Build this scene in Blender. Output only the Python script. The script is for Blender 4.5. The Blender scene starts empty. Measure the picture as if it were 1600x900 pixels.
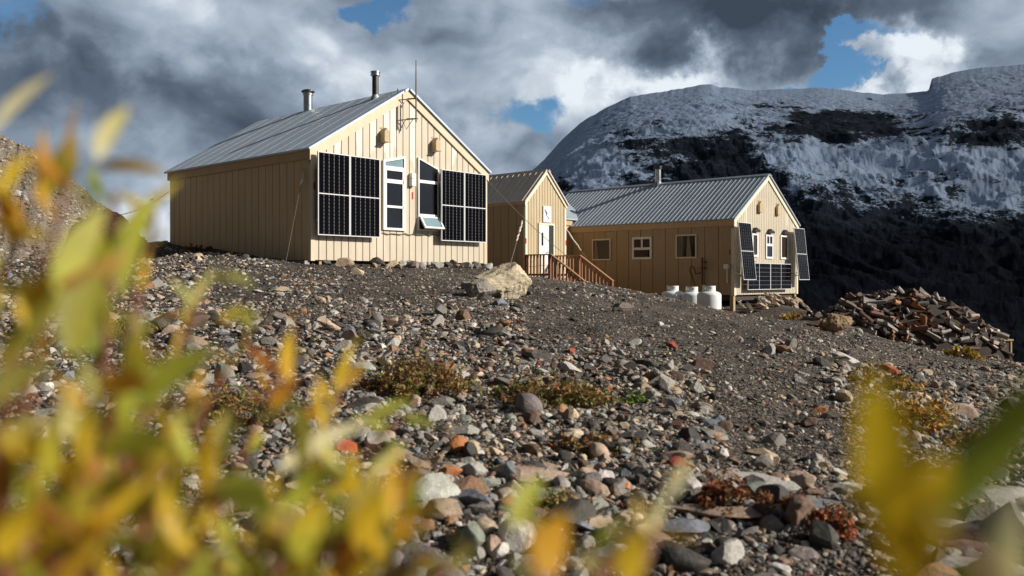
import bpy, bmesh, math, random
import numpy as np
from mathutils import Vector, Matrix

random.seed(7)
rng = np.random.default_rng(11)
SC = bpy.context.scene
COL = SC.collection
F = 1361.0            # focal length in pixels of the 1600 px wide photograph
CX, HY = 800.0, 437.0  # principal column, horizon row


def P(px, py, D):
    """World point seen at photo pixel (px,py) at forward distance D (camera at origin, level)."""
    return Vector(((px - CX) / F * D, D, (HY - py) / F * D))


# ------------------------------------------------------------------ camera
cam_data = bpy.data.cameras.new("camera")
cam = bpy.data.objects.new("camera", cam_data)
COL.objects.link(cam)
cam.location = (0, 0, 0)
cam.rotation_euler = (math.radians(90), 0, 0)
cam_data.sensor_width = 36.0
cam_data.lens = 36.0 * F / 1600.0
cam_data.shift_y = -13.0 / 1600.0
cam_data.clip_start = 0.02
cam_data.clip_end = 30000
cam_data.dof.use_dof = True
cam_data.dof.focus_distance = 21.0
cam_data.dof.aperture_fstop = 3.1
SC.camera = cam

# ------------------------------------------------------------------ light
SUN_EL = math.radians(27)
SUN_XY = Vector((0.985, -0.17)).normalized()
SUN_DIR = Vector((SUN_XY.x * math.cos(SUN_EL), SUN_XY.y * math.cos(SUN_EL), math.sin(SUN_EL)))
sun_data = bpy.data.lights.new("sun", 'SUN')
sun_data.energy = 5.0
sun_data.angle = math.radians(0.5)
sun_data.color = (1.0, 0.925, 0.815)
sun = bpy.data.objects.new("sun", sun_data)
COL.objects.link(sun)
sun.location = (30, -12, 25)
sun.rotation_euler = SUN_DIR.to_track_quat('Z', 'Y').to_euler()

SC.view_settings.view_transform = 'Standard'
SC.view_settings.look = 'None'
SC.view_settings.exposure = 0.22
SC.view_settings.gamma = 1.0
SC.view_settings.use_curve_mapping = False
SC.cycles.use_denoising = True
SC.cycles.max_bounces = 4
SC.cycles.diffuse_bounces = 2
SC.cycles.glossy_bounces = 2
SC.cycles.transparent_max_bounces = 6
SC.cycles.sample_clamp_indirect = 6.0


# ------------------------------------------------------------------ node helpers
class NT:
    def __init__(self, tree):
        self.t = tree
        self.n = tree.nodes
        self.l = tree.links

    def new(self, kind, **kw):
        nd = self.n.new(kind)
        for k, v in kw.items():
            setattr(nd, k, v)
        return nd

    def put(self, sock, val):
        if hasattr(val, 'is_linked') or isinstance(val, bpy.types.NodeSocket):
            self.l.new(val, sock)
        else:
            if isinstance(val, (tuple, list)) and len(val) == 3 and sock.type == 'RGBA':
                val = (*val, 1.0)
            sock.default_value = val

    def math(self, op, a, b=None, c=None, clamp=False):
        nd = self.new('ShaderNodeMath', operation=op, use_clamp=clamp)
        self.put(nd.inputs[0], a)
        if b is not None:
            self.put(nd.inputs[1], b)
        if c is not None:
            self.put(nd.inputs[2], c)
        return nd.outputs[0]

    def vmath(self, op, a, b=None, out=0):
        nd = self.new('ShaderNodeVectorMath', operation=op)
        self.put(nd.inputs[0], a)
        if b is not None:
            self.put(nd.inputs[1], b)
        return nd.outputs[out]

    def smooth(self, v, a, b, lo=0.0, hi=1.0):
        nd = self.new('ShaderNodeMapRange', interpolation_type='SMOOTHSTEP')
        self.put(nd.inputs['Value'], v)
        nd.inputs['From Min'].default_value = a
        nd.inputs['From Max'].default_value = b
        nd.inputs['To Min'].default_value = lo
        nd.inputs['To Max'].default_value = hi
        return nd.outputs[0]

    def noise(self, vec, scale, detail=4.0, rough=0.55, dist=0.0, out=0):
        nd = self.new('ShaderNodeTexNoise')
        if vec is not None:
            self.put(nd.inputs['Vector'], vec)
        nd.inputs['Scale'].default_value = scale
        nd.inputs['Detail'].default_value = detail
        nd.inputs['Roughness'].default_value = rough
        nd.inputs['Distortion'].default_value = dist
        return nd.outputs[out]

    def ramp(self, v, stops):
        nd = self.new('ShaderNodeValToRGB')
        el = nd.color_ramp.elements
        while len(el) < len(stops):
            el.new(0.5)
        for e, (p, c) in zip(el, stops):
            e.position = p
            e.color = (*c, 1.0)
        self.put(nd.inputs[0], v)
        return nd.outputs[0]

    def mix(self, f, a, b, blend='MIX'):
        nd = self.new('ShaderNodeMix', data_type='RGBA', blend_type=blend)
        self.put(nd.inputs[0], f)
        self.put(nd.inputs[6], a)
        self.put(nd.inputs[7], b)
        return nd.outputs[2]

    def bump(self, h, strength, dist=0.02):
        nd = self.new('ShaderNodeBump')
        self.put(nd.inputs['Height'], h)
        nd.inputs['Strength'].default_value = strength
        nd.inputs['Distance'].default_value = dist
        return nd.outputs[0]


def material(name):
    m = bpy.data.materials.new(name)
    m.use_nodes = True
    nt = NT(m.node_tree)
    b = m.node_tree.nodes['Principled BSDF']
    return m, nt, b


def dirn(px, py):
    return Vector(((px - CX) / F, 1.0, (HY - py) / F)).normalized()


# ------------------------------------------------------------------ world: sky with broken cloud
world = bpy.data.worlds.new("World")
SC.world = world
world.use_nodes = True
world.cycles.sampling_method = 'NONE'
w = NT(world.node_tree)
for nd in list(w.n):
    w.n.remove(nd)
wout = w.new('ShaderNodeOutputWorld')
sky = w.new('ShaderNodeTexSky', sky_type='NISHITA')
sky.sun_disc = False
sky.sun_elevation = SUN_EL
sky.sun_rotation = math.atan2(SUN_XY.x, SUN_XY.y)
sky.altitude = 2300
sky.air_density = 1.2
sky.dust_density = 0.4
bg_sky = w.new('ShaderNodeBackground')
w.l.new(w.mix(1.0, sky.outputs[0], (0.62, 0.92, 1.12), 'MULTIPLY'), bg_sky.inputs[0])
bg_sky.inputs[1].default_value = 0.08
tcd = w.new('ShaderNodeTexCoord').outputs['Generated']
# stretch so that clouds flatten towards the horizon
warp = w.vmath('SCALE', w.vmath('SUBTRACT', w.noise(tcd, 5.0, 3.0, 0.6, 0, 1), (0.5, 0.5, 0.5)))
warp.node.inputs['Scale'].default_value = 0.11
d1 = w.vmath('ADD', tcd, warp)
ds = w.vmath('MULTIPLY', d1, (1.0, 1.0, 1.7))
f1 = w.noise(ds, 4.2, 7.0, 0.48, 0.15)
f1b = w.noise(w.vmath('ADD', ds, (0.035, -0.01, 0.055)), 4.2, 7.0, 0.48, 0.15)
f2 = w.noise(ds, 13.0, 6.0, 0.55, 0.2)
warp2 = w.vmath('SCALE', w.vmath('SUBTRACT', w.noise(tcd, 9.0, 6.0, 0.6, 0, 1), (0.5, 0.5, 0.5)))
warp2.node.inputs['Scale'].default_value = 0.20
dw = w.vmath('ADD', tcd, warp2)


def blob(px, py, rx, ry):
    c = dirn(px, py)
    a, b = rx / F, ry / F
    v = w.vmath('MULTIPLY', w.vmath('SUBTRACT', dw, tuple(c)), (1 / a, 1 / a, 1 / b))
    ln = w.vmath('LENGTH', v, out=1)
    return w.smooth(ln, 0.15, 1.0, 1.0, 0.0)


def add_blobs(base, lst):
    cur = base
    for (px, py, rx, ry, k) in lst:
        cur = w.math('MULTIPLY_ADD', blob(px, py, rx, ry), k, cur)
    return cur


shade = w.math('MULTIPLY_ADD', w.math('SUBTRACT', f1, 0.5), 1.15, 0.56)
shade = w.math('MULTIPLY_ADD', w.math('SUBTRACT', f1, f1b), 1.5, shade)
shade = w.math('MULTIPLY_ADD', w.math('SUBTRACT', f2, 0.5), 0.13, shade)
shade = add_blobs(shade, [
    (230, 235, 520, 130, -0.12), (330, 160, 420, 100, -0.08), (60, 110, 260, 120, 0.06),
    (1180, 30, 400, 100, -0.40), (1020, 60, 200, 70, -0.12), (1480, 50, 260, 80, -0.12),
    (240, 40, 330, 80, 0.16), (560, 100, 190, 100, 0.20), (880, 120, 260, 130, 0.22),
    (690, 40, 220, 70, 0.12), (300, 360, 260, 60, 0.30), (800, 240, 160, 60, 0.22),
    (1040, 130, 170, 40, 0.26), (1240, 120, 70, 30, 0.45), (1410, 120, 110, 50, 0.52),
    (740, 190, 130, 60, -0.14), (800, 150, 120, 40, -0.06), (500, 165, 90, 40, 0.10),
])
cloud_col = w.ramp(shade, [(0.0, (0.042, 0.058, 0.084)), (0.26, (0.098, 0.130, 0.178)), (0.50, (0.225, 0.28, 0.355)),
                           (0.74, (0.37, 0.435, 0.515)), (1.0, (0.70, 0.755, 0.81))])
bg_cloud = w.new('ShaderNodeBackground')
sd_ = w.new('ShaderNodeSeparateXYZ')
w.l.new(tcd, sd_.inputs[0])
# unseen sky overhead and behind, dimmed to weaken the fill light
over = w.math('MULTIPLY', w.smooth(sd_.outputs[2], 0.31, 0.55, 1.0, 0.26), w.smooth(sd_.outputs[1], 0.15, 0.76, 0.20, 1.0))
near_sun = w.smooth(w.vmath('DOT_PRODUCT', tcd, tuple(SUN_DIR), out=1), 0.55, 0.98)
over = w.math('MULTIPLY_ADD', near_sun, 1.5, over)      # unseen sky round the sun, brightened as added soft fill
cmb = w.new('ShaderNodeCombineColor')
w.l.new(over, cmb.inputs[0]); w.l.new(over, cmb.inputs[1]); w.l.new(over, cmb.inputs[2])
cloud_col = w.mix(1.0, cloud_col, cmb.outputs[0], 'MULTIPLY')
w.l.new(cloud_col, bg_cloud.inputs[0])
bg_cloud.inputs[1].default_value = 1.0
hole = w.math('MULTIPLY_ADD', w.math('SUBTRACT', f1, 0.5), -0.9, 0.0)
hole = w.math('MULTIPLY_ADD', w.math('SUBTRACT', f2, 0.5), -0.8, hole)
hole = add_blobs(hole, [
    (563, 14, 85, 50, 0.80), (850, 182, 135, 58, 0.86), (1270, 112, 170, 34, 0.85), (1180, 130, 90, 24, 0.65),
    (5, 20, 60, 50, 0.45), (940, 5, 55, 30, 0.5), (780, 225, 60, 30, 0.25), (1285, 40, 150, 50, -0.7), (1330, 95, 60, 30, 0.3)])
hole_m = w.smooth(hole, 0.26, 0.80)
mixs = w.new('ShaderNodeMixShader')
w.l.new(hole_m, mixs.inputs[0])
w.l.new(bg_cloud.outputs[0], mixs.inputs[1])
w.l.new(bg_sky.outputs[0], mixs.inputs[2])
w.l.new(mixs.outputs[0], wout.inputs[0])


# ------------------------------------------------------------------ object helpers
def link(name, mesh, parent=None, mat=None):
    o = bpy.data.objects.new(name, mesh)
    COL.objects.link(o)
    if mat is not None and not mesh.materials:
        mesh.materials.append(mat)
    if parent is not None:
        o.parent = parent
    return o


def tag(o, label=None, cat=None, group=None, kind=None):
    if label:
        o['label'] = label
    if cat:
        o['category'] = cat
    if group:
        o['group'] = group
    if kind:
        o['kind'] = kind
    return o


def empty(name, loc, rz=0.0):
    o = bpy.data.objects.new(name, None)
    COL.objects.link(o)
    o.empty_display_size = 0.2
    o.location = loc
    o.rotation_euler = (0, 0, rz)
    return o


class MB:
    """Collects shapes and links them as one mesh object."""

    def __init__(self):
        self.v = []
        self.f = []

    def add(self, vs, fs):
        o = len(self.v)
        self.v += [tuple(p) for p in vs]
        self.f += [tuple(i + o for i in q) for q in fs]

    def hexa(self, p):
        """eight corners: bottom ring 0-3, top ring 4-7"""
        self.add(p, [(3, 2, 1, 0), (4, 5, 6, 7), (0, 1, 5, 4), (1, 2, 6, 5), (2, 3, 7, 6), (3, 0, 4, 7)])

    def box(self, x0, x1, y0, y1, z0, z1):
        self.hexa([(x0, y0, z0), (x1, y0, z0), (x1, y1, z0), (x0, y1, z0), (x0, y0, z1), (x1, y0, z1), (x1, y1, z1), (x0, y1, z1)])

    def prism_xz(self, poly, y0, y1):
        """polygon in x,z extruded from y0 to y1"""
        n = len(poly)
        vs = [(x, y0, z) for x, z in poly] + [(x, y1, z) for x, z in poly]
        fs = [tuple(range(n)), tuple(range(2 * n - 1, n - 1, -1))]
        for i in range(n):
            j = (i + 1) % n
            fs.append((i, i + n, j + n, j))
        self.add(vs, fs)

    def beam(self, a, b, wd, ht):
        a, b = Vector(a), Vector(b)
        d = (b - a).normalized()
        up = Vector((0, 0, 1)) if abs(d.z) < 0.9 else Vector((0, 1, 0))
        s = d.cross(up).normalized() * wd / 2
        u = s.cross(d).normalized() * ht / 2
        self.hexa([a - s - u, a + s - u, b + s - u, b - s - u, a - s + u, a + s + u, b + s + u, b - s + u])

    def tube(self, pts, r, n=8, cap=True):
        pts = [Vector(p) for p in pts]
        rs = r if isinstance(r, (list, tuple)) else [r] * len(pts)
        o = len(self.v)
        prev = None
        for i, p in enumerate(pts):
            d = (pts[min(i + 1, len(pts) - 1)] - pts[max(i - 1, 0)]).normalized()
            if prev is None:
                ref = Vector((0, 0, 1)) if abs(d.z) < 0.9 else Vector((1, 0, 0))
                a = d.cross(ref).normalized()
            else:
                a = (prev - d * prev.dot(d)).normalized()
            prev = a
            b = d.cross(a)
            for k in range(n):
                t = 2 * math.pi * k / n
                self.v.append(tuple(p + (a * math.cos(t) + b * math.sin(t)) * rs[i]))
        for i in range(len(pts) - 1):
            for k in range(n):
                k2 = (k + 1) % n
                self.f.append((o + i * n + k, o + i * n + k2, o + (i + 1) * n + k2, o + (i + 1) * n + k))
        if cap:
            self.f.append(tuple(o + k for k in range(n - 1, -1, -1)))
            self.f.append(tuple(o + (len(pts) - 1) * n + k for k in range(n)))

    def lathe(self, prof, c=(0, 0, 0), n=24):
        o = len(self.v)
        for r, z in prof:
            for k in range(n):
                t = 2 * math.pi * k / n
                self.v.append((c[0] + r * math.cos(t), c[1] + r * math.sin(t), c[2] + z))
        for i in range(len(prof) - 1):
            for k in range(n):
                k2 = (k + 1) % n
                self.f.append((o + i * n + k, o + i * n + k2, o + (i + 1) * n + k2, o + (i + 1) * n + k))
        self.f.append(tuple(o + k for k in range(n - 1, -1, -1)))
        self.f.append(tuple(o + (len(prof) - 1) * n + k for k in range(n)))

    def mesh(self, name, smooth=False):
        me = bpy.data.meshes.new(name)
        me.from_pydata(self.v, [], self.f)
        bm = bmesh.new()
        bm.from_mesh(me)
        bmesh.ops.recalc_face_normals(bm, faces=bm.faces)
        bm.to_mesh(me)
        bm.free()
        if smooth:
            me.polygons.foreach_set('use_smooth', [True] * len(me.polygons))
            me.set_sharp_from_angle(angle=math.radians(38))
        return me

    def build(self, name, mat, parent=None, smooth=False):
        return link(name, self.mesh(name, smooth), parent, mat)


def np_mesh(name, V, Fc, smooth=False, col=None):
    """V (n,3); Fc (m,k) all faces with k corners"""
    me = bpy.data.meshes.new(name)
    n, m, k = len(V), len(Fc), Fc.shape[1]
    me.vertices.add(n)
    me.vertices.foreach_set('co', np.ascontiguousarray(V, dtype=np.float32).ravel())
    me.loops.add(m * k)
    me.loops.foreach_set('vertex_index', np.ascontiguousarray(Fc, dtype=np.int32).ravel())
    me.polygons.add(m)
    me.polygons.foreach_set('loop_start', np.arange(0, m * k, k, dtype=np.int32))
    me.update(calc_edges=True)
    me.polygons.foreach_set('use_smooth', np.full(m, smooth, dtype=bool))
    if col is not None:
        at = me.attributes.new('tint', 'FLOAT_COLOR', 'POINT')
        c4 = np.ones((n, 4), dtype=np.float32)
        c4[:, :3] = col
        at.data.foreach_set('color', c4.ravel())
    return me


# ------------------------------------------------------------------ numpy noise
_perm = rng.permutation(512)
_grad = rng.random((512,)).astype(np.float64)


def vnoise(x, y):
    xi, yi = np.floor(x).astype(np.int64), np.floor(y).astype(np.int64)
    xf, yf = x - xi, y - yi
    u, v = xf * xf * xf * (xf * (xf * 6 - 15) + 10), yf * yf * yf * (yf * (yf * 6 - 15) + 10)

    def h(a, b):
        return _grad[(_perm[(a & 511)] + b * 57) & 511]
    n00, n10, n01, n11 = h(xi, yi), h(xi + 1, yi), h(xi, yi + 1), h(xi + 1, yi + 1)
    return (n00 * (1 - u) + n10 * u) * (1 - v) + (n01 * (1 - u) + n11 * u) * v


def fbm(x, y, octv=5, gain=0.5, lac=2.03, ridged=False):
    a, s, t = 1.0, 0.0, 0.0
    for i in range(octv):
        n = vnoise(x + 17.3 * i, y - 9.1 * i)
        if ridged:
            n = 1 - np.abs(2 * n - 1)
        s = s + a * n
        t += a
        a *= gain
        x, y = x * lac, y * lac
        x, y = 0.8 * x - 0.6 * y, 0.6 * x + 0.8 * y
    return s / t


# ------------------------------------------------------------------ layout of the huts
AX = Vector((0.6665, 0.7455, 0.0))     # along a gable front, to the right and away
AN = Vector((-0.7455, 0.6665, 0.0))    # back along the long walls
RZ = math.atan2(AX.y, AX.x)


class Lot:
    """A hut footprint: front left corner at pixel px0 and depth d."""

    def __init__(self, px0, d, W, L, zf):
        self.o = Vector(((px0 - CX) / F * d, d, zf))
        self.W, self.L, self.zf = W, L, zf

    def front(self, px, py, out=0.0):
        """(x,z) on the gable plane (pushed out metres in front of it) behind photo pixel px,py"""
        u = (px - CX) / F
        o = self.o - AN * out
        s = (o.x - u * o.y) / (u * AX.y - AX.x)
        D = o.y + s * AX.y
        return s, (HY - py) / F * D - self.zf

    def side(self, px, py, out=0.0):
        """(y,z) on the left long wall"""
        u = (px - CX) / F
        o = self.o - AX * out
        t = (o.x - u * o.y) / (u * AN.y - AN.x)
        D = o.y + t * AN.y
        return t, (HY - py) / F * D - self.zf

    def w(self, x, y, z):
        q = self.o + AX * x + AN * y
        return Vector((q.x, q.y, self.zf + z))


LA = Lot(486, 20.4, 5.96, 6.85, 0.465)
LB = Lot(1147, 33.5, 5.77, 10.1, -0.59)
LE = Lot(821, 33.0, 2.45, 5.2, 0.07)

# ------------------------------------------------------------------ terrain height
_ctrl = []


def C(px, prof):
    for D, py in prof:
        _ctrl.append(((px - CX) / F * D, D, (HY - py) / F * D))


C(-250, [(5, 640), (10, 500), (18, 420)])
C(0, [(2.7, 905), (4.2, 715), (6.5, 600), (10, 505), (14, 460), (20, 425), (26, 400), (31, 390)])
C(240, [(22, 404), (25.8, 377)])
C(300, [(2.8, 905), (4.2, 710), (6.5, 590), (10, 495), (14, 448), (18, 418), (21, 398)])
C(320, [(23.2, 390)])
C(380, [(21.9, 399)])
C(440, [(20.7, 407)])
C(486, [(20.0, 414)])
C(620, [(2.9, 905), (4.3, 708), (6.5, 590), (10, 500), (14, 458), (18, 432), (21.9, 417)])
C(758, [(24.2, 422)])
C(860, [(2.95, 905), (4.3, 710), (6.5, 602), (10, 512), (14, 472), (20, 449), (27, 441), (32, 449)])
C(1000, [(6.5, 608), (10, 521), (14, 486), (20, 464), (25, 457), (32, 464)])
C(1150, [(3.0, 908), (4.4, 722), (6.5, 620), (10, 536), (14, 503), (20, 491), (25, 497), (32, 505)])
C(1075, [(20, 477), (25, 479), (30, 485)])
C(1250, [(33, 486), (36, 486)])
C(1300, [(4.5, 735), (6.5, 640), (10, 560), (14, 528), (20, 511), (25, 507), (31, 512)])
C(1420, [(6.5, 652), (10, 585), (14, 556), (20, 543), (24, 541), (29, 548)])
C(1590, [(3.0, 912), (4.5, 752), (6.5, 672), (10, 610), (14, 582), (19, 570), (23, 570)])
C(1900, [(4, 800), (8, 680), (14, 620), (22, 610)])
for q in [(14.5, 27, -3.0), (22, 34, -8.0), (16, 45, -8.5), (4, 44, -2.0), (8, 55, -7), (-4, 50, -2.0), (-13, 36, .4),
          (-9, 34, .9), (-20, 44, -1.0), (-26, 30, .6), (25, 20, -5.0), (24, 8, -2.6),
          (0, -6, -1.45), (-8, -3, -1.25), (8, -3, -1.6), (0, 0, -1.12), (-3, 1.5, -1.05), (3, 1.5, -1.18), (-2, -14, -1.6), (14, -10, -2),
          (-14, -8, -1.2), (-5.2, 28.5, .62), (-2.5, 27.5, .5), (5.5, 38.5, -.9), (11.5, 39, -1.8), (-3.0, 32, .3)]:
    _ctrl.append(q)
_cp = np.array(_ctrl)
_cc = 0.8


def _ker(dx, dy):
    return -np.sqrt(dx * dx + dy * dy + _cc * _cc)


_n = len(_cp)
_A = np.zeros((_n + 3, _n + 3))
_A[:_n, :_n] = _ker(_cp[:, None, 0] - _cp[None, :, 0], _cp[:, None, 1] - _cp[None, :, 1]) - np.eye(_n) * 0.02
_A[:_n, _n] = 1
_A[:_n, _n + 1:] = _cp[:, :2]
_A[_n:, :_n] = _A[:_n, _n:].T
_b = np.zeros(_n + 3)
_b[:_n] = _cp[:, 2]
_wt = np.linalg.solve(_A, _b)


def zg(x, y, fine=True):
    """ground height"""
    x = np.asarray(x, dtype=float)
    y = np.asarray(y, dtype=float)
    sh = x.shape
    xf, yf = x.ravel(), y.ravel()
    r = np.hypot(xf, yf)
    k = np.minimum(1.0, 58.0 / np.maximum(r, 1e-6))
    xc, yc = xf * k, yf * k
    z = np.full(xf.shape, _wt[_n]) + _wt[_n + 1] * xc + _wt[_n + 2] * yc
    for i in range(_n):
        z += _wt[i] * _ker(xc - _cp[i, 0], yc - _cp[i, 1])
    t = np.clip((r - 46) / 260, 0, 1)
    t = t * t * (3 - 2 * t)
    z = z * (1 - t) + (-130.0) * t
    if fine:
        am = np.clip((r - 0.5) / 2.0, 0, 1)
        z = z + am * ((fbm(xf * 0.9 + 3, yf * 0.9, 3) - 0.5) * 0.16 + (fbm(xf * 4.3, yf * 4.3 + 7, 4) - 0.5) * 0.07)
    return z.reshape(sh)


def zg1(x, y):
    return float(zg(np.array([x]), np.array([y]))[0])


def hit(px, py, d0=1.4, d1=44.0):
    D = np.geomspace(d0, d1, 900)
    x = (px - CX) / F * D
    g = zg(x, D)
    below = (HY - py) / F * D <= g
    i = int(np.argmax(below)) if below.any() else len(D) - 1
    return Vector((x[i], D[i], float(g[i])))


# ------------------------------------------------------------------ materials
def attr_or_object_rock(name, use_attr):
    m, nt, b = material(name)
    if use_attr:
        a = nt.new('ShaderNodeAttribute', attribute_name='tint')
        base = a.outputs['Color']
    else:
        base = nt.new('ShaderNodeObjectInfo').outputs['Color']
    pos = nt.new('ShaderNodeNewGeometry').outputs['Position']
    tc = pos
    n1 = nt.noise(tc, 9.0, 6.0, 0.65, 0.4)
    n2 = nt.noise(tc, 55.0, 5.0, 0.7)
    n3 = nt.noise(tc, 260.0, 2.0, 0.6)
    k = nt.math('MULTIPLY_ADD', nt.math('SUBTRACT', n1, 0.5), 1.1, 1.0)
    k = nt.math('MULTIPLY_ADD', nt.math('SUBTRACT', n2, 0.5), 1.2, k)
    k = nt.math('MULTIPLY_ADD', nt.math('SUBTRACT', n3, 0.5), 0.5, k)
    k = nt.math('MAXIMUM', k, 0.25)
    cc = nt.new('ShaderNodeCombineColor')
    for i in range(3):
        nt.l.new(k, cc.inputs[i])
    c = nt.mix(1.0, base, cc.outputs[0], 'MULTIPLY')
    lich = nt.smooth(nt.noise(tc, 21.0, 5.0, 0.6), 0.60, 0.70)
    c = nt.mix(nt.math('MULTIPLY', lich, 0.35), c, (0.30, 0.25, 0.17))
    nt.l.new(c, b.inputs['Base Color'])
    b.inputs['Roughness'].default_value = 0.8
    b.inputs['Specular IOR Level'].default_value = 0.35
    h = nt.math('ADD', nt.math('MULTIPLY', n2, 0.6), nt.math('MULTIPLY', n1, 1.0))
    nt.l.new(nt.bump(h, 0.55, 0.03), b.inputs['Normal'])
    return m


M = {}
M['rock'] = attr_or_object_rock('rock', False)
M['gravel'] = attr_or_object_rock('gravel_stones', True)


def ground_material(name, dark, mid, light):
    m, nt, b = material(name)
    pos = nt.new('ShaderNodeNewGeometry').outputs['Position']
    vo = nt.new('ShaderNodeTexVoronoi', feature='F1')
    nt.l.new(pos, vo.inputs['Vector'])
    vo.inputs['Scale'].default_value = 26.0
    vo2 = nt.new('ShaderNodeTexVoronoi', feature='F1')
    nt.l.new(pos, vo2.inputs['Vector'])
    vo2.inputs['Scale'].default_value = 70.0
    sep = nt.new('ShaderNodeSeparateColor')
    nt.l.new(vo.outputs['Color'], sep.inputs[0])
    sep2 = nt.new('ShaderNodeSeparateColor')
    nt.l.new(vo2.outputs['Color'], sep2.inputs[0])
    big = nt.noise(pos, 0.35, 5.0, 0.6)
    med = nt.noise(pos, 2.2, 5.0, 0.6)
    v = nt.math('MULTIPLY_ADD', sep.outputs[0], 0.55, nt.math('MULTIPLY', sep2.outputs[0], 0.40))
    v = nt.math('MULTIPLY_ADD', nt.math('SUBTRACT', big, 0.5), 0.9, v)
    v = nt.math('MULTIPLY_ADD', nt.math('SUBTRACT', med, 0.5), 0.5, v)
    c = nt.ramp(v, [(0.05, dark), (0.5, mid), (0.98, light)])
    rust = nt.smooth(nt.noise(pos, 1.1, 4.0, 0.6), 0.58, 0.75)
    c = nt.mix(nt.math('MULTIPLY', rust, 0.35), c, (0.16, 0.10, 0.06))
    nt.l.new(c, b.inputs['Base Color'])
    b.inputs['Roughness'].default_value = 0.95
    b.inputs['Specular IOR Level'].default_value = 0.2
    h = nt.math('MULTIPLY_ADD', vo.outputs['Distance'], -1.0, nt.math('MULTIPLY', vo2.outputs['Distance'], -0.5))
    nt.l.new(nt.bump(h, 1.0, 0.05), b.inputs['Normal'])
    return m


M['ground'] = ground_material('gravel_ground', (0.034, 0.029, 0.025), (0.108, 0.091, 0.077), (0.30, 0.25, 0.205))
M['scree'] = ground_material('scree_ground', (0.12, 0.10, 0.08), (0.30, 0.255, 0.20), (0.50, 0.43, 0.34))


def paint(name, col, rough=0.55, spec=0.4, grime=0.25, streak=True, bump=0.0):
    m, nt, b = material(name)
    pos = nt.new('ShaderNodeTexCoord').outputs['Object']
    n1 = nt.noise(nt.vmath('MULTIPLY', pos, (1.0, 1.0, 0.14)) if streak else pos, 5.0, 5.0, 0.65)
    n2 = nt.noise(pos, 1.1, 4.0, 0.6)
    n3 = nt.noise(pos, 38.0, 3.0, 0.6)
    k = nt.math('MULTIPLY_ADD', nt.math('SUBTRACT', n1, 0.5), grime * 1.4, 1.0)
    k = nt.math('MULTIPLY_ADD', nt.math('SUBTRACT', n2, 0.5), grime, k)
    k = nt.math('MULTIPLY_ADD', nt.math('SUBTRACT', n3, 0.5), grime * 0.5, k)
    cc = nt.new('ShaderNodeCombineColor')
    for i in range(3):
        nt.l.new(k, cc.inputs[i])
    c = nt.mix(1.0, col, cc.outputs[0], 'MULTIPLY')
    nt.l.new(c, b.inputs['Base Color'])
    b.inputs['Roughness'].default_value = rough
    b.inputs['Specular IOR Level'].default_value = spec
    if bump:
        nt.l.new(nt.bump(n1, bump, 0.01), b.inputs['Normal'])
    return m


def siding_material(name, col, faded):
    """painted steel siding; a few boards have faded"""
    m, nt, b = material(name)
    pos = nt.new('ShaderNodeTexCoord').outputs['Object']
    a = nt.new('ShaderNodeAttribute', attribute_name='tint')
    n1 = nt.noise(nt.vmath('MULTIPLY', pos, (1.0, 1.0, 0.12)), 6.0, 5.0, 0.65)
    n2 = nt.noise(pos, 0.8, 4.0, 0.6)
    k = nt.math('MULTIPLY_ADD', nt.math('SUBTRACT', n1, 0.5), 0.34, 1.0)
    k = nt.math('MULTIPLY_ADD', nt.math('SUBTRACT', n2, 0.5), 0.30, k)
    k = nt.math('MULTIPLY_ADD', nt.math('SUBTRACT', nt.noise(nt.vmath('MULTIPLY', pos, (1.0, 1.0, 0.05)), 22.0, 3.0, 0.6), 0.5), 0.22, k)
    cc = nt.new('ShaderNodeCombineColor')
    for i in range(3):
        nt.l.new(k, cc.inputs[i])
    sepz = nt.new('ShaderNodeSeparateXYZ')
    nt.l.new(pos, sepz.inputs[0])
    patch = nt.smooth(nt.math('MULTIPLY_ADD', nt.noise(nt.vmath('MULTIPLY', pos, (6.0, 1.0, 0.8)), 1.0, 1.0, 0.4), 1.4, sepz.outputs[2]), 3.30, 3.42)
    base = nt.mix(nt.math('MULTIPLY', nt.math('MULTIPLY', a.outputs['Fac'], patch), 0.8), col, faded)
    c = nt.mix(1.0, base, cc.outputs[0], 'MULTIPLY')
    nt.l.new(c, b.inputs['Base Color'])
    b.inputs['Roughness'].default_value = 0.5
    b.inputs['Specular IOR Level'].default_value = 0.4
    nt.l.new(nt.bump(nt.noise(pos, 2.0, 2.0, 0.5), 0.15, 0.02), b.inputs['Normal'])
    return m


TAN = (0.565, 0.49, 0.375)
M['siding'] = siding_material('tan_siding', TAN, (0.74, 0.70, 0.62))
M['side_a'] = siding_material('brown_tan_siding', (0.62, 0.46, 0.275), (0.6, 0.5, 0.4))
M['side_b'] = siding_material('shaded_tan_siding', (0.40, 0.285, 0.165), (0.5, 0.4, 0.3))  # tan siding with the shade of the long walls put into its colour
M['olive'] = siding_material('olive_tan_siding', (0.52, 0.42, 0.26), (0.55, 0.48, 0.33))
M['trim'] = paint('tan_trim', (0.66, 0.53, 0.37), 0.5)
M['cream'] = paint('cream_trim', (0.78, 0.68, 0.52), 0.5, grime=0.12)
M['fascia'] = paint('brown_fascia', (0.52, 0.36, 0.20), 0.5)
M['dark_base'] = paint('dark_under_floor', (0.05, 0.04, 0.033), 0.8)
M['white'] = paint('white_frame', (0.80, 0.80, 0.78), 0.4, grime=0.08)
M['alu'] = paint('aluminium_frame', (0.70, 0.71, 0.72), 0.35, grime=0.08)
M['wood'] = paint('stained_wood', (0.23, 0.085, 0.04), 0.65, grime=0.5, bump=0.2)
M['wood_top'] = paint('pale_rail_wood', (0.34, 0.185, 0.095), 0.7, grime=0.4, bump=0.2)  # paler brown for the handrails and balusters
M['post'] = paint('grey_post_wood', (0.42, 0.31, 0.18), 0.8, grime=0.4)
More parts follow.
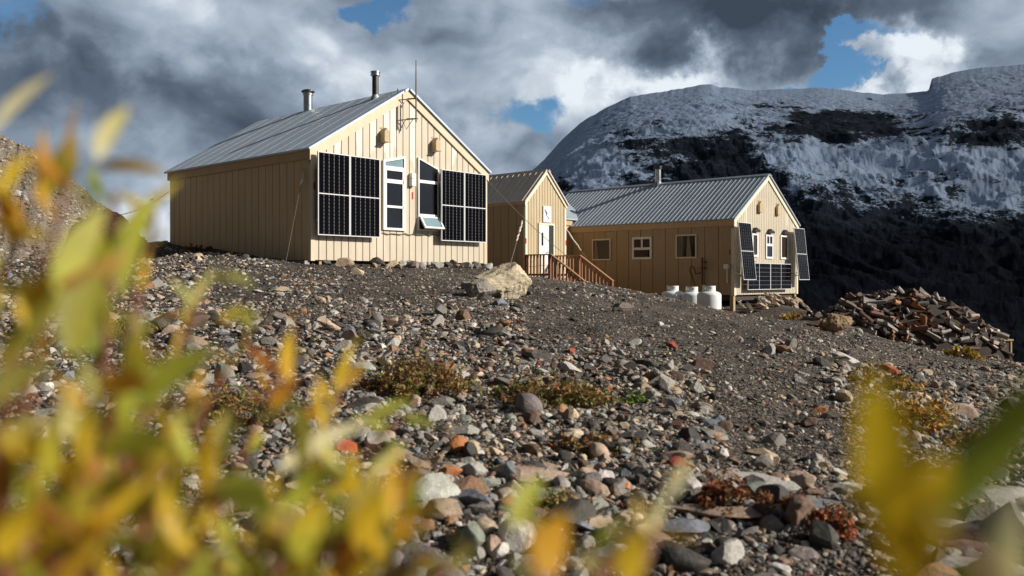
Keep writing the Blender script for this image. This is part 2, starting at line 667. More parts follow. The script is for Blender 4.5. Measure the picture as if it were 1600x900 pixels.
M['tank'] = paint('white_tank_paint', (0.80, 0.81, 0.81), 0.38, 0.5, grime=0.10, streak=False)
M['black'] = paint('black_metal', (0.02, 0.02, 0.02), 0.5, grime=0.2)
M['red'] = paint('red_plastic', (0.5, 0.03, 0.02), 0.4, grime=0.2)
M['rust'] = paint('rusty_pipe', (0.10, 0.055, 0.03), 0.7, grime=0.6)
M['cable'] = paint('steel_cable', (0.14, 0.12, 0.10), 0.6, grime=0.3)
M['tape'] = paint('marker_tape', (0.62, 0.55, 0.45), 0.6, grime=0.5)
M['sign'] = paint('sign_board', (0.82, 0.84, 0.84), 0.5, grime=0.05)
M['ink'] = paint('sign_ink', (0.09, 0.10, 0.10), 0.6, grime=0.2)
M['ink_purple'] = paint('sign_ink_purple', (0.30, 0.16, 0.24), 0.6, grime=0.2)


def metal(name, col, rough, mtl=0.85, var=0.35, streak=(1, 1, 1)):
    m, nt, b = material(name)
    pos = nt.new('ShaderNodeTexCoord').outputs['Object']
    n1 = nt.noise(nt.vmath('MULTIPLY', pos, streak), 2.2, 6.0, 0.65)
    n2 = nt.noise(pos, 14.0, 4.0, 0.6)
    k = nt.math('MULTIPLY_ADD', nt.math('SUBTRACT', n1, 0.5), var * 2, 1.0)
    k = nt.math('MULTIPLY_ADD', nt.math('SUBTRACT', n2, 0.5), var, k)
    cc = nt.new('ShaderNodeCombineColor')
    for i in range(3):
        nt.l.new(k, cc.inputs[i])
    nt.l.new(nt.mix(1.0, col, cc.outputs[0], 'MULTIPLY'), b.inputs['Base Color'])
    b.inputs['Metallic'].default_value = mtl
    nt.l.new(nt.math('MULTIPLY_ADD', nt.math('SUBTRACT', n1, 0.5), 0.3, rough), b.inputs['Roughness'])
    return m


M['roof_a'] = metal('blue_grey_sheet_roof', (0.52, 0.61, 0.72), 0.5, 0.05, 0.17, (.25, 1.6, .25))
M['roof_b'] = metal('galvanised_sheet_roof', (0.38, 0.44, 0.50), 0.48, 0.2, 0.38, (.25, 2.5, .25))
M['roof_e'] = metal('brown_sheet_roof', (0.62, 0.55, 0.48), 0.5, 0.05, 0.2, (.25, 2.5, .25))
M['flue'] = metal('bright_flue_steel', (0.62, 0.60, 0.57), 0.28, 1.0, 0.2)
M['flue_dark'] = metal('dark_flue_steel', (0.09, 0.08, 0.075), 0.4, 0.8, 0.3)
M['duct'] = metal('grey_duct_sheet', (0.34, 0.39, 0.42), 0.5, 0.5, 0.25)


def glass(name, col, rough=0.04, spec=0.35):
    m, nt, b = material(name)
    pos = nt.new('ShaderNodeTexCoord').outputs['Object']
    n = nt.noise(pos, 1.3, 2.0, 0.5)
    nt.l.new(nt.mix(n, col, tuple(c * 2.2 for c in col)), b.inputs['Base Color'])
    b.inputs['Roughness'].default_value = rough
    b.inputs['Specular IOR Level'].default_value = spec
    nt.l.new(nt.bump(n, 0.04, 0.02), b.inputs['Normal'])
    return m


M['glass'] = glass('dark_window_glass', (0.008, 0.009, 0.011))
M['cells'] = glass('solar_cells', (0.002, 0.002, 0.003), 0.07, 0.05)
M['bronze'] = glass('brown_window_glass', (0.022, 0.015, 0.009), 0.06)
M['curtain'] = paint('drawn_brown_curtain', (0.16, 0.12, 0.08), 0.35, 0.5, grime=0.5)
M['grid'] = paint('cell_lines', (0.16, 0.16, 0.16), 0.5, grime=0.1)
M['blind'] = glass('pale_reflecting_glass', (0.13, 0.19, 0.21), 0.08)

# ------------------------------------------------------------------ ground sheet (polar grid, fine in front of the camera)
nf, nb = 620, 70
az_f = np.linspace(-math.radians(40), math.radians(40), nf)
az_b = np.linspace(math.radians(40), math.radians(320), nb + 2)[1:-1]
az = np.concatenate([az_f, az_b])
rr = np.concatenate([[0.0], np.geomspace(0.35, 62, 430), np.geomspace(66, 9000, 46)])
R_, A_ = np.meshgrid(rr, az, indexing='ij')
X_, Y_ = R_ * np.sin(A_), R_ * np.cos(A_)
Z_ = zg(X_, Y_)
V = np.stack([X_, Y_, Z_], -1).reshape(-1, 3)
na = len(az)
ii, jj = np.meshgrid(np.arange(len(rr) - 1), np.arange(na), indexing='ij')
j2 = (jj + 1) % na
Fq = np.stack([ii * na + jj, (ii + 1) * na + jj, (ii + 1) * na + j2, ii * na + j2], -1).reshape(-1, 4)
me = np_mesh('ground', V, Fq[:, ::-1], True)
tag(link('ground', me, None, M['ground']), kind='structure', label='dark gravel and stone slope rising to the huts')


# ------------------------------------------------------------------ scree hill on the left
def build_hill():
    crest = [(-900, -60, 31), (-500, 40, 28.5), (-300, 85, 27.5), (-120, 140, 27), (0, 200, 27), (60, 236, 27.2), (130, 288, 27.7), (200, 346, 28.3),
             (250, 384, 29), (330, 430, 31), (420, 480, 34)]
    cp = np.array([tuple(P(*c)) for c in crest])
    s = np.linspace(0, len(crest) - 1, 260)
    k = np.arange(len(crest))
    cr = np.stack([np.interp(s, k, cp[:, i]) for i in range(3)], -1)
    cr[:, 2] += (fbm(s * 2.2, s * 0 + 3, 4) - 0.5) * 0.7
    vv = np.concatenate([np.linspace(-1, 0, 30)[:-1], np.linspace(0, 1, 150)])
    across = np.array([0.42, -0.91])
    S_, V_ = np.meshgrid(np.arange(len(s)), vv, indexing='ij')
    dist = np.where(V_ >= 0, V_ * 24, V_ * 40)
    x = cr[S_, 0] + across[0] * dist
    y = cr[S_, 1] + across[1] * dist
    z = cr[S_, 2] - np.where(V_ >= 0, dist * 0.60, -dist * 0.85)
    amp = np.clip(np.abs(dist) / 1.5, 0.15, 1)
    z = z + amp * ((fbm(x * .25, y * .25, 4) - 0.5) * .9 + (fbm(x * 1.3, y * 1.3, 4) - .5) * .40)
    n, m_ = S_.shape
    ii, jj = np.meshgrid(np.arange(n - 1), np.arange(m_ - 1), indexing='ij')
    Fq = np.stack([ii * m_ + jj, (ii + 1) * m_ + jj, (ii + 1) * m_ + jj + 1, ii * m_ + jj + 1], -1).reshape(-1, 4)
    me = np_mesh('hill', np.stack([x, y, z], -1).reshape(-1, 3), Fq, True)
    tag(link('hill', me, None, M['scree']), kind='structure', label='sunlit tan scree hill on the left')
    return x, y, z, S_, V_


hill_x, hill_y, hill_z, _s, _v = build_hill()


# ------------------------------------------------------------------ mountain
def build_mountain():
    ridge = [(300, 470), (450, 430), (560, 400), (700, 345), (780, 300), (820, 277), (850, 250), (880, 216), (905, 193), (945, 169), (985, 151), (1060, 139), (1095, 132),
             (1112, 132), (1124, 136), (1180, 141), (1290, 137), (1380, 148), (1447, 143), (1451, 141), (1456, 123), (1490, 113), (1530, 106), (1600, 100), (1800, 84), (2100, 120), (2500, 260)]
    rp = np.array(ridge, float)
    px = np.concatenate([np.linspace(300, 800, 60)[:-1], np.linspace(800, 1640, 620), np.linspace(1640, 2500, 90)[1:]])
    nr, nback = 400, 26
    t = np.concatenate([np.linspace(0, 1, nr), np.linspace(1, 2, nback + 1)[1:]])
    PX, T = np.meshgrid(px, t, indexing='ij')
    u = (PX - CX) / F
    py1 = np.interp(px, rp[:, 0], rp[:, 1])
    py2 = np.array([np.average(py1, weights=np.exp(-((px - c) / 22) ** 2)) for c in px])
    py1 = py1 + (fbm(px / 17, px * 0 + 1, 5, .65) - .5) * 2.8 * np.clip((px - 800) / 60, 0, 1)
    kk = np.clip((np.clip(T, 0, 1) - .90) / .10, 0, 1)
    kk = kk * kk * (3 - 2 * kk)
    py_r = py2[:, None] * (1 - kk) + py1[:, None] * kk
    # depth of foot and ridge
    Y0, Yr = 650.0, 2700.0
    tt = np.clip(T, 0, 1)
    Y = Y0 + (Yr - Y0) * tt + np.where(T > 1, (T - 1) * 1800, 0)
    X = u * Y
    zr = (HY - py_r) / F * Yr
    # large scale shape: gentle foot, cliff band, snow shoulder
    wob = (fbm(X / 420, Y / 420, 4) - .5)
    e = tt + wob * 0.16 * (1 - tt) * np.clip(tt * 4, 0, 1)
    kx = np.array([0, .15, .30, .40, .50, .58, .66, .80, .93, 1.0])
    kz = np.array([-.28, -.12, .05, .20, .37, .52, .61, .735, .90, 1.0])
    base = np.interp(e, kx, kz)
    z = base * np.maximum(zr, 60) + 0.0
    z = np.where(T > 1, zr - (T - 1) * 700, z)
    front = np.where(T > 1, 0, 1)
    fade = np.clip((1 - tt) * 3.2, 0.0, 1) * front
    fine = np.clip((1 - tt) * 12, 0.12, 1)
    big = (fbm(X / 330 + 5, Y / 210 + 2, 6, .5, ridged=True) - .55) * 60
    med = (fbm(X / 90, Y / 60 + 8, 6, .55, ridged=True) - .55) * 28
    gul = (fbm(X / 38 + u * 10, Y / 260, 4, .55, ridged=True) - .5) * 9
    midw = np.exp(-((tt - .46) / .17) ** 2)
    nsc = np.clip(zr / 560, .35, 1)
    z = z + nsc * fade * (big * (0.30 + 0.65 * midw) + med * (.08 + .92 * midw) + gul * midw)
    # broken ledges
    st = 62.0
    q = z / st + (fbm(X / 200, Y / 200 + 4, 5) - .5) * 4.5
    fr = q - np.floor(q)
    step = (np.clip((fr - .30) / .40, 0, 1) - fr) * st
    lw = np.clip((fbm(X / 150 + 9, Y / 150, 4) - .38) * 5, 0, 1)
    z = z + fade * step * 0.40 * lw * np.clip((tt - .15) * 5, 0, 1)
    z = z + fine * front * ((fbm(X / 16, Y / 13, 4, .6) - .5) * 9 + (fbm(X / 60, Y / 25, 4, .6) - .5) * 9 * (tt > .5))
    # where the snow lies: above an uneven line, broken by bare crags
    SP = HY - F * z / Y
    wx = (fbm(X / 110 + 3, z / 45, 5, .6) - .5) * 190
    wy = (fbm(X / 85, z / 60 + 7, 5, .6) - .5) * 62
    line = np.interp(PX, [800, 850, 900, 950, 1000, 1150, 1190, 1240, 1340, 1420, 1480, 1600, 1700], [262, 275, 272, 258, 232, 216, 246, 272, 282, 276, 270, 292, 296])
    bias = np.clip((line + 16 + wy * .5 - SP) / 36, -3.5, 1.08)


    def crag(cx, cy, rx, ry, k):
        return k * np.exp(-((PX + wx - cx) / rx) ** 2 - ((SP + wy - cy) / ry) ** 2)
    bias = bias + crag(1095, 236, 80, 30, -1.2) + crag(1310, 190, 90, 20, -2.0) + crag(1275, 172, 60, 12, -1.5) + crag(1370, 205, 60, 18, -1.0) + crag(1545, 205, 80, 17, -2.2) + crag(1590, 180, 50, 12, -1.4)
    bias = bias + crag(1185, 205, 40, 22, -.7) + crag(980, 205, 60, 16, -.8) + crag(1500, 320, 130, 40, 1.3) + crag(1300, 320, 140, 30, .5) + crag(1000, 285, 120, 40, 1.1) + crag(900, 270, 60, 30, .8)
    n, m_ = PX.shape
    ii, jj = np.meshgrid(np.arange(n - 1), np.arange(m_ - 1), indexing='ij')
    Fq = np.stack([ii * m_ + jj, (ii + 1) * m_ + jj, (ii + 1) * m_ + jj + 1, ii * m_ + jj + 1], -1).reshape(-1, 4)
    m, nt, b = material('snowy_rock')
    g = nt.new('ShaderNodeNewGeometry')
    pos, nor = g.outputs['Position'], g.outputs['Normal']
    sx = nt.new('ShaderNodeSeparateXYZ'); nt.l.new(pos, sx.inputs[0])
    sn = nt.new('ShaderNodeSeparateXYZ'); nt.l.new(nor, sn.inputs[0])
    pn = nt.vmath('MULTIPLY', pos, (1, .6, 2.0))
    na_ = nt.noise(pos, 0.0042, 5.0, 0.6)
    nb_ = nt.noise(pn, 0.035, 6.0, 0.68)
    nc_ = nt.noise(pn, 0.19, 4.0, 0.7)
    hgt = nt.new('ShaderNodeAttribute', attribute_name='snow_cover').outputs['Fac']
    v = nt.math('MULTIPLY_ADD', nt.math('SUBTRACT', sn.outputs[2], 0.78), 1.3, hgt)
    gl = nt.noise(nt.vmath('MULTIPLY', pos, (1.0, .10, .25)), 0.045, 5.0, 0.65)
    v = nt.math('MULTIPLY_ADD', nt.math('SUBTRACT', gl, 0.5), 1.2, v)
    v = nt.math('MULTIPLY_ADD', nt.math('SUBTRACT', na_, 0.5), 1.0, v)
    v = nt.math('MULTIPLY_ADD', nt.math('SUBTRACT', nb_, 0.5), 4.0, v)
    v = nt.math('MULTIPLY_ADD', nt.math('SUBTRACT', nc_, 0.5), 2.6, v)
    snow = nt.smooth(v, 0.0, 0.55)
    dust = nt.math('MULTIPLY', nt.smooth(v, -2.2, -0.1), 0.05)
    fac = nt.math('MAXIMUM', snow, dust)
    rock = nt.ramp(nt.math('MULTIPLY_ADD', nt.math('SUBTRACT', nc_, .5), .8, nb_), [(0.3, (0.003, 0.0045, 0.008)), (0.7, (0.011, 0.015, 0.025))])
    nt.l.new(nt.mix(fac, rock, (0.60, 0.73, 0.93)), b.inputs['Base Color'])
    b.inputs['Roughness'].default_value = 0.9
    b.inputs['Specular IOR Level'].default_value = 0.1
    nt.l.new(nt.bump(nt.math('MULTIPLY_ADD', nc_, 0.5, nb_), 0.22, 6.0), b.inputs['Normal'])
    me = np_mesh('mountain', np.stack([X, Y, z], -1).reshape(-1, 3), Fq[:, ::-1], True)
    at = me.attributes.new('snow_cover', 'FLOAT', 'POINT')
    at.data.foreach_set('value', bias.ravel().astype(np.float32))
    tag(link('mountain', me, None, m), kind='structure', label='dark mountain with a snow covered summit behind the huts')


build_mountain()


# ------------------------------------------------------------------ the cloud whose shade lies on the mountain
def build_cloud():
    bm = bmesh.new()
    bmesh.ops.create_icosphere(bm, subdivisions=6, radius=1.0)
    V = np.array([v.co[:] for v in bm.verts])
    Fc = np.array([[v.index for v in f.verts] for f in bm.faces])
    bm.free()
    t = (1900 - 250) / SUN_DIR.z
    off = np.array([SUN_DIR.x * t, SUN_DIR.y * t])
    ang = np.arctan2(V[:, 1], V[:, 0])
    k = 1 + 0.10 * (fbm(np.cos(ang) * 3 + 9, np.sin(ang) * 3, 3) - .5)
    sup = np.power(np.abs(V[:, :2]), 0.6) * np.sign(V[:, :2])
    lump = fbm(V[:, 0] * 6, V[:, 1] * 6, 4)
    x = 1000 + off[0] + sup[:, 0] * 2200 * k
    y = 1850 + off[1] + sup[:, 1] * 1450 * k
    z = 1900 + V[:, 2] * np.where(V[:, 2] > 0, 420 * (0.4 + lump * 1.2), 90)
    m, nt, b = material('cloud_vapour')
    n = nt.noise(nt.new('ShaderNodeNewGeometry').outputs['Position'], 0.003, 5.0, 0.6)
    nt.l.new(nt.mix(n, (0.82, 0.84, 0.87), (0.92, 0.92, 0.93)), b.inputs['Base Color'])
    b.inputs['Roughness'].default_value = 1.0
    b.inputs['Specular IOR Level'].default_value = 0.0
    tr = nt.new('ShaderNodeBsdfTransparent')
    mx = nt.new('ShaderNodeMixShader')
    mx.inputs[0].default_value = 0.42
    nt.l.new(b.outputs[0], mx.inputs[1])
    nt.l.new(tr.outputs[0], mx.inputs[2])
    nt.l.new(mx.outputs[0], nt.n['Material Output'].inputs[0])
    tag(link('cloud', np_mesh('cloud', np.stack([x, y, z], -1), Fc, True), None, m), kind='structure', label='broad cloud that shades the mountain')


build_cloud()


# ------------------------------------------------------------------ hut building kit
def siding_mesh(name, strips, mat, parent, fade_p=0.0):
    """strips: list of (MB-like hexa corner lists); each board gets its own tint"""
    mb = MB()
    tints = []
    for hx in strips:
        n0 = len(mb.v)
        if len(hx) == 8:
            mb.hexa(hx)
        else:
            mb.add(*hx)
        f = 1.0 if random.random() < fade_p else 0.0
        tints += [f] * (len(mb.v) - n0)
    me = mb.mesh(name)
    at = me.attributes.new('tint', 'FLOAT_COLOR', 'POINT')
    arr = np.ones((len(tints), 4), dtype=np.float32)
    arr[:, :3] = np.array(tints)[:, None]
    at.data.foreach_set('color', arr.ravel())
    return link(name, me, parent, mat)


def gable_strips(W, top, z0, pitch, gap, y0, y1, xa=0.0, xb=None):
    """boards of a gable: top(x) gives the height"""
    xb = W if xb is None else xb
    out = []
    xs = list(np.arange(xa, xb - 1e-6, pitch)) + [xb]
    for a, b in zip(xs[:-1], xs[1:]):
        a2, b2 = a + gap / 2, b - gap / 2
        pts = [(a2, z0), (b2, z0), (b2, top(b2))]
        if a2 < W / 2 < b2:
            pts.append((W / 2, top(W / 2)))
        pts.append((a2, top(a2)))
        n = len(pts)
        vs = [(x, y0, z) for x, z in pts] + [(x, y1, z) for x, z in pts]
        fs = [tuple(range(n)), tuple(range(2 * n - 1, n - 1, -1))] + [(i, i + n, (i + 1) % n + n, (i + 1) % n) for i in range(n)]
        out.append((vs, fs))
    return out


def hut(root, W, L, H, rise, mats, pitch_g, pitch_s, ribs, back=True, roof_name='roof', over=0.10, fascia=0.22, trim_mat='trim', rib_h=0.03, z0=0.0, fade=0.12, rake=0.2, corner=0.10, cap=True):
    sid, roof_m = M[mats[0]], M[mats[1]]

    def top(x):
        return H + rise * (1 - abs(x - W / 2) / (W / 2))
    # core of the walls
    core = MB()
    core.prism_xz([(0.03, z0 + .01), (W - .03, z0 + .01), (W - .03, H - .02), (W / 2, H + rise - .03), (.03, H - .02)], 0.03, L - .03)
    strips = gable_strips(W, top, z0, pitch_g, 0.026, 0.0, 0.06)
    wall_front = siding_mesh('gable_wall', strips, sid, root, fade)
    side = []
    ys = list(np.arange(0.061, L - .061, pitch_s)) + [L - .061]
    for a, b in zip(ys[:-1], ys[1:]):
        a2, b2 = a + .010, b - .010
        side.append([(0, a2, z0), (.06, a2, z0), (.06, b2, z0), (0, b2, z0), (0, a2, H), (.06, a2, H), (.06, b2, H), (0, b2, H)])
    for a, b in zip(ys[:-1], ys[1:]):
        a2, b2 = a + .010, b - .010
        side.append([(W - .06, a2, z0), (W, a2, z0), (W, b2, z0), (W - .06, b2, z0), (W - .06, a2, H), (W, a2, H), (W, b2, H), (W - .06, b2, H)])
    side += gable_strips(W, top, z0, pitch_g, 0.022, L - .06, L)
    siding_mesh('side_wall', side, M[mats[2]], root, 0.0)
    core.build('wall_core', M['groove'], root)
    # roof slabs
    th = math.atan2(rise, W / 2)
    sl = math.hypot(rise, W / 2)
    rb = MB()

    def slab(mb, sgn, s0, s1, y0, y1, h0, h1):
        """s measured down the slope from the ridge"""
        def pt(s, y, h):
            return (W / 2 + sgn * (s * math.cos(th) + h * math.sin(th)), y, H + rise - s * math.sin(th) + h * math.cos(th))
        mb.hexa([pt(s0, y0, h0), pt(s1, y0, h0), pt(s1, y1, h0), pt(s0, y1, h0), pt(s0, y0, h1), pt(s1, y0, h1), pt(s1, y1, h1), pt(s0, y1, h1)])
    for sgn in (-1, 1):
        slab(rb, sgn, 0.0, sl + over, -over, L + over, 0.035, 0.085)
        y = -over + ribs * .5
        while y < L + over - .03:
            slab(rb, sgn, 0.02, sl + over, y, y + (0.035 if rib_h > .01 else .02), 0.085, 0.085 + rib_h)
            y += ribs
        if cap:
            slab(rb, sgn, -0.01, 0.14, -over - .012, L + over + .012, 0.087 + rib_h, 0.10 + rib_h)
    roof = rb.build(roof_name, roof_m, root)
    # trims
    fb = MB()
    fb.box(-.055, -.004, -.03, L + .03, H - fascia, H + .025)
    fb.box(W + .004, W + .055, -.03, L + .03, H - fascia, H + .025)
    fb.build('eave_fascia', M['fascia'], root)
    tb = MB()
    hh = rake / math.cos(th)
    for sgn in (-1, 1):
        xe = W / 2 + sgn * (W / 2 + .06)
        ze = H - .06 * math.tan(th)
        tb.prism_xz([(W / 2, H + rise + .03 - hh), (xe, ze + .03 - hh), (xe, ze + .03), (W / 2, H + rise + .03)], -.045, -.004)
    tb.build('rake_trim', M[trim_mat], root)
    cb = MB()
    cb.box(-.018, corner, -.02, -.003, z0 - .02, H - .10)
    cb.box(-.018, -.003, -.003, corner * .9, z0 - .02, H - .10 - fascia)
    cb.build('corner_trim', M[trim_mat], root)
    cb = MB()
    cb.box(W - corner, W + .018, -.02, -.003, z0 - .02, H - .10)
    cb.build('corner_trim', M[trim_mat], root)
    return roof, slab, top, th, sl


M['groove'] = paint('siding_joint_shade', (0.11, 0.08, 0.05), 0.7)  # tan darkened in the colour to give the shade inside the grooves


def window_xz(parent, poly, bars, fr=0.055, y=0.0, depth=0.05, frame_mat='white', pane_mat='glass', panes=None, name='window'):
    """window on the gable front: poly = outline [(x,z)...], bars = list of (x0,x1,z0,z1)"""
    n = len(poly)
    cx = sum(p[0] for p in poly) / n
    cz = sum(p[1] for p in poly) / n
    fm = MB()
    inner = []
    for i in range(n):
        a, b, c = Vector(poly[i - 1]), Vector(poly[i]), Vector(poly[(i + 1) % n])
        e1, e2 = (b - a).normalized(), (c - b).normalized()
        n1, n2 = Vector((-e1.y, e1.x)), Vector((-e2.y, e2.x))
        if n1.dot(Vector((cx, cz)) - a) < 0:
            n1 = -n1
        if n2.dot(Vector((cx, cz)) - b) < 0:
            n2 = -n2
        bis = (n1 + n2) / max(1e-3, 1 + n1.dot(n2))
        inner.append(b + bis * fr)
    vs = [(p[0], y - depth, p[1]) for p in poly] + [(p.x, y - depth, p.y) for p in inner] + [(p[0], y - .001, p[1]) for p in poly] + [(p.x, y - .001, p.y) for p in inner]
    fs = []
    for i in range(n):
        j = (i + 1) % n
        fs += [(i, j, n + j, n + i), (2 * n + i, 3 * n + i, 3 * n + j, 2 * n + j), (i, 2 * n + i, 2 * n + j, j), (n + i, n + j, 3 * n + j, 3 * n + i)]
    fm.add(vs, fs)
    for (x0, x1, z0, z1) in bars:
        fm.box(x0, x1, y - depth + .006, y - .004, z0, z1)
    wf = fm.build(name, M[frame_mat], parent)
    pm = MB()
    pm.prism_xz([(p.x, p.y) for p in inner], y - .022, y - .010)
    pm.build('pane', M[pane_mat], wf)
    return wf


def window_yz(parent, y0, y1, z0, z1, bars=(), fr=0.06, depth=0.05, pane_mat='glass', frame_mat='cream', curtain=None):
    fm = MB()
    fm.box(-depth, -.002, y0, y1, z0, z0 + fr)
    fm.box(-depth, -.002, y0, y1, z1 - fr, z1)
    fm.box(-depth, -.002, y0, y0 + fr, z0 + fr, z1 - fr)
    fm.box(-depth, -.002, y1 - fr, y1, z0 + fr, z1 - fr)
    for (a, b, c, d) in bars:
        fm.box(-depth + .006, -.004, a, b, c, d)
    wf = fm.build('window', M[frame_mat], parent)
    pm = MB()
    pm.box(-.022, -.010, y0 + fr, y1 - fr, z0 + fr, z1 - fr)
    pm.build('pane', M[pane_mat], wf)
    if curtain:
        cm = MB()
        a, b = curtain
        cm.prism_xz([(0, 0)], 0, 0) if False else None
        ya, yb = y0 + fr + (y1 - y0 - 2 * fr) * a, y0 + fr + (y1 - y0 - 2 * fr) * b
        cm.hexa([(-.0235, ya, z0 + fr), (-.0225, ya, z0 + fr), (-.0225, yb, z0 + fr), (-.0235, yb, z0 + fr),
                 (-.0235, ya + .12, z1 - fr), (-.0225, ya + .12, z1 - fr), (-.0225, yb - .05, z1 - fr), (-.0235, yb - .05, z1 - fr)])
        cm.build('curtain', M['curtain'], wf)
    return wf


def solar_panel(parent, origin, ux, uz, wd, ht, mid='h', cols=6, rows=10, dash=True):
    """A framed module: origin = lower left front corner, ux/uz unit axes in the parent's space."""
    ux, uz = Vector(ux).normalized(), Vector(uz).normalized()
    nrm = ux.cross(uz).normalized()      # points to the back or front
    if nrm.y > 0:
        nrm = -nrm
    o = Vector(origin)

    def bx(mb, a0, a1, b0, b1, c0, c1):
        p = lambda a, b, c: o + ux * a + uz * b + nrm * c
        mb.hexa([p(a0, b0, c0), p(a1, b0, c0), p(a1, b0, c1), p(a0, b0, c1), p(a0, b1, c0), p(a1, b1, c0), p(a1, b1, c1), p(a0, b1, c1)])
    t = 0.021
    cm = MB()
    bx(cm, t, wd - t, t, ht - t, 0.004, 0.026)
    pan = cm.build('solar_panel', M['cells'], parent)
    fm = MB()
    bx(fm, 0, wd, 0, t, -0.012, 0.032)
    bx(fm, 0, wd, ht - t, ht, -0.012, 0.032)
    bx(fm, 0, t, t, ht - t, -0.012, 0.032)
    bx(fm, wd - t, wd, t, ht - t, -0.012, 0.032)
    bx(fm, .02, wd - .02, .02, ht - .02, -0.006, 0.003)
    if mid == 'h':
        bx(fm, t, wd - t, ht / 2 - .012, ht / 2 + .012, 0.027, 0.0285)
    else:
        bx(fm, wd / 2 - .011, wd / 2 + .011, t, ht - t, 0.027, 0.0285)
    fm.build('panel_frame', M['alu'], pan)
    gm = MB()
    if dash:
        for i in range(1, cols):
            x = t + (wd - 2 * t) * i / cols
            bx(gm, x - .0012, x + .0012, t, ht - t, 0.0262, 0.0268)
            for j in range(rows):
                zc = t + (ht - 2 * t) * (j + .5) / rows
                bx(gm, x - .006, x + .006, zc - .030, zc + .030, 0.0262, 0.0272)
        bx(gm, t, wd - t, ht - t - .004, ht - t - .001, 0.0262, 0.0270)
    else:
        for j in range(1, rows):
            zc = t + (ht - 2 * t) * j / rows
            bx(gm, t, wd - t, zc - .005, zc + .005, 0.0262, 0.0272)
        bx(gm, wd * .25 - .003, wd * .25 + .003, t, ht - t, 0.0262, 0.0280)
    gm.build('cell_grid', M['grid'], pan)
    return pan


def chimney(parent, x, y, z, r, h, kind):
    m = MB()
    if kind == 'cap':      # bright flue with a flat rain cap
        m.lathe([(r, -.5), (r, h * .72), (r * 1.18, h * .74), (r * 1.18, h * .80), (r * .9, h * .81), (r * .9, h * .88), (r * 1.45, h * .885), (r * 1.45, h * .925), (r * .9, h * .99), (.01, h)], (x, y, z))
        c = m.build('chimney', M['flue'], parent, True)
        k = MB()
        k.lathe([(r * 1.47, h * .875), (r * 1.5, h * .90), (r * 1.3, h * .95), (r * .6, h * 1.005), (.01, h * 1.02)], (x, y, z))
        k.build('rain_cap', M['flue_dark'], c, True)
    else:                  # dark flue with bright collar
        m.lathe([(r, -.6), (r, h * .84)], (x, y, z), 20)
        c = m.build('chimney', M['flue_dark'] if kind == 'dark' else M['flue'], parent, True)
        k = MB()
        k.lathe([(r * 1.1, h * .82), (r * 1.5, h * .85), (r * 1.5, h * .89), (r * 1.25, h * .90), (r * 1.25, h * .94), (r * 1.5, h * .95), (r * 1.5, h), (.01, h * 1.01)], (x, y, z), 20)
        k.build('rain_cap', M['flue'] if kind == 'dark' else M['flue_dark'], c, True)
        s = MB()
        s.lathe([(r * 2.0, -.35), (r * 2.0, -.12), (r * 1.55, -.02), (r * 1.15, .06), (r * 1.02, .10)], (x, y, z), 20)
        s.build('flashing', M['duct'], c, True)
    return c


def gable_vent(parent, x, z, wd=.16, ht=.34, dp=.2):
    m = MB()
    # pointed hood: a box with a peaked top, open below
    a = wd / 2
    m.prism_xz([(x - a, z), (x + a, z), (x + a, z + ht * .72), (x, z + ht), (x - a, z + ht * .72)], -dp, -.001)
    m.box(x - a * 1.25, x + a * 1.25, -dp * 1.2, -.001, z - .018, z - .001)
    m.tube([(x - a * .6, -.02, z + ht * 1.06), (x - a * .6, -.05, z + ht * 1.1), (x + a * 1.4, -.05, z + ht * 1.03)], .008, 5)
    return m.build('gable_vent', M['olive_plain'], parent)


M['olive_plain'] = paint('vent_paint', (0.50, 0.38, 0.22), 0.55)

# ------------------------------------------------------------------ hut A: the big hut
hutA = empty('mountain_hut', LA.o, RZ)
tag(hutA, 'largest tan hut with two big black solar arrays and blue-grey roof', 'hut')
W, L, H, RISE = LA.W, LA.L, 2.59, 1.83
roofA, slabA, topA, thA, slA = hut(hutA, W, L, H, RISE, ('siding', 'roof_a', 'side_a'), 0.218, 0.31, 0.62, rib_h=.002, cap=False, fade=.14, rake=.21)
gA = LA.front
# solar arrays
for (pxl, pxr, pyt, pyb) in ((497, 594, 236, 367), (690, 760, 264, 376)):
    x0, zt = gA(pxl, pyt, .2)
    _, zb = gA(pxl, pyb, .2)
    x1, _ = gA(pxr, pyt, .2)
    wd = (x1 - x0) / 2
    zt = zb + (zt - zb)
    for k in range(2):
        solar_panel(hutA, (x0 + k * wd + .003 * k, -.17, zb), (1, 0, 0), (0, 0, 1), wd - .006, zt - zb, 'h', 6, 22)
    for zz in (zb + .35, zt - .35):
        rail = MB()
        rail.box(x0 + .05, x1 - .05, -.155, -.03, zz - .02, zz + .02)
        rail.build('mounting_rail', M['alu'], hutA)
# left window
x0, zb = gA(597, 359); x1, _ = gA(632, 361); _, zt0 = gA(597, 250); _, zt1 = gA(631, 244)
zt1 = zt0 + .17
_, b1 = gA(598, 262); _, b2 = gA(598, 282); _, b3 = gA(598, 322)
window_xz(hutA, [(x0, zb), (x1, zb), (x1, zt1), (x0, zt0)],
          [(x0 + .05, x1 - .05, b1 - .055, b1 + .055), (x0 + .05, x1 - .05, b2 - .05, b2 + .05), (x0 + .05, x1 - .05, b3 - .03, b3 + .03),
           (x0 + .05, x0 + .11, zb + .05, b1 - .05), (x1 - .11, x1 - .05, zb + .05, b1 - .05)], fr=.06, depth=.06)
tr = MB()
tr.prism_xz([(x0 + .06, b1 + .056), (x1 - .06, b1 + .056), (x1 - .06, zt1 - .075), (x0 + .06, zt0 - .06)], -.030, -.0225)
tr.build('transom_pane', M['blind'], hutA)
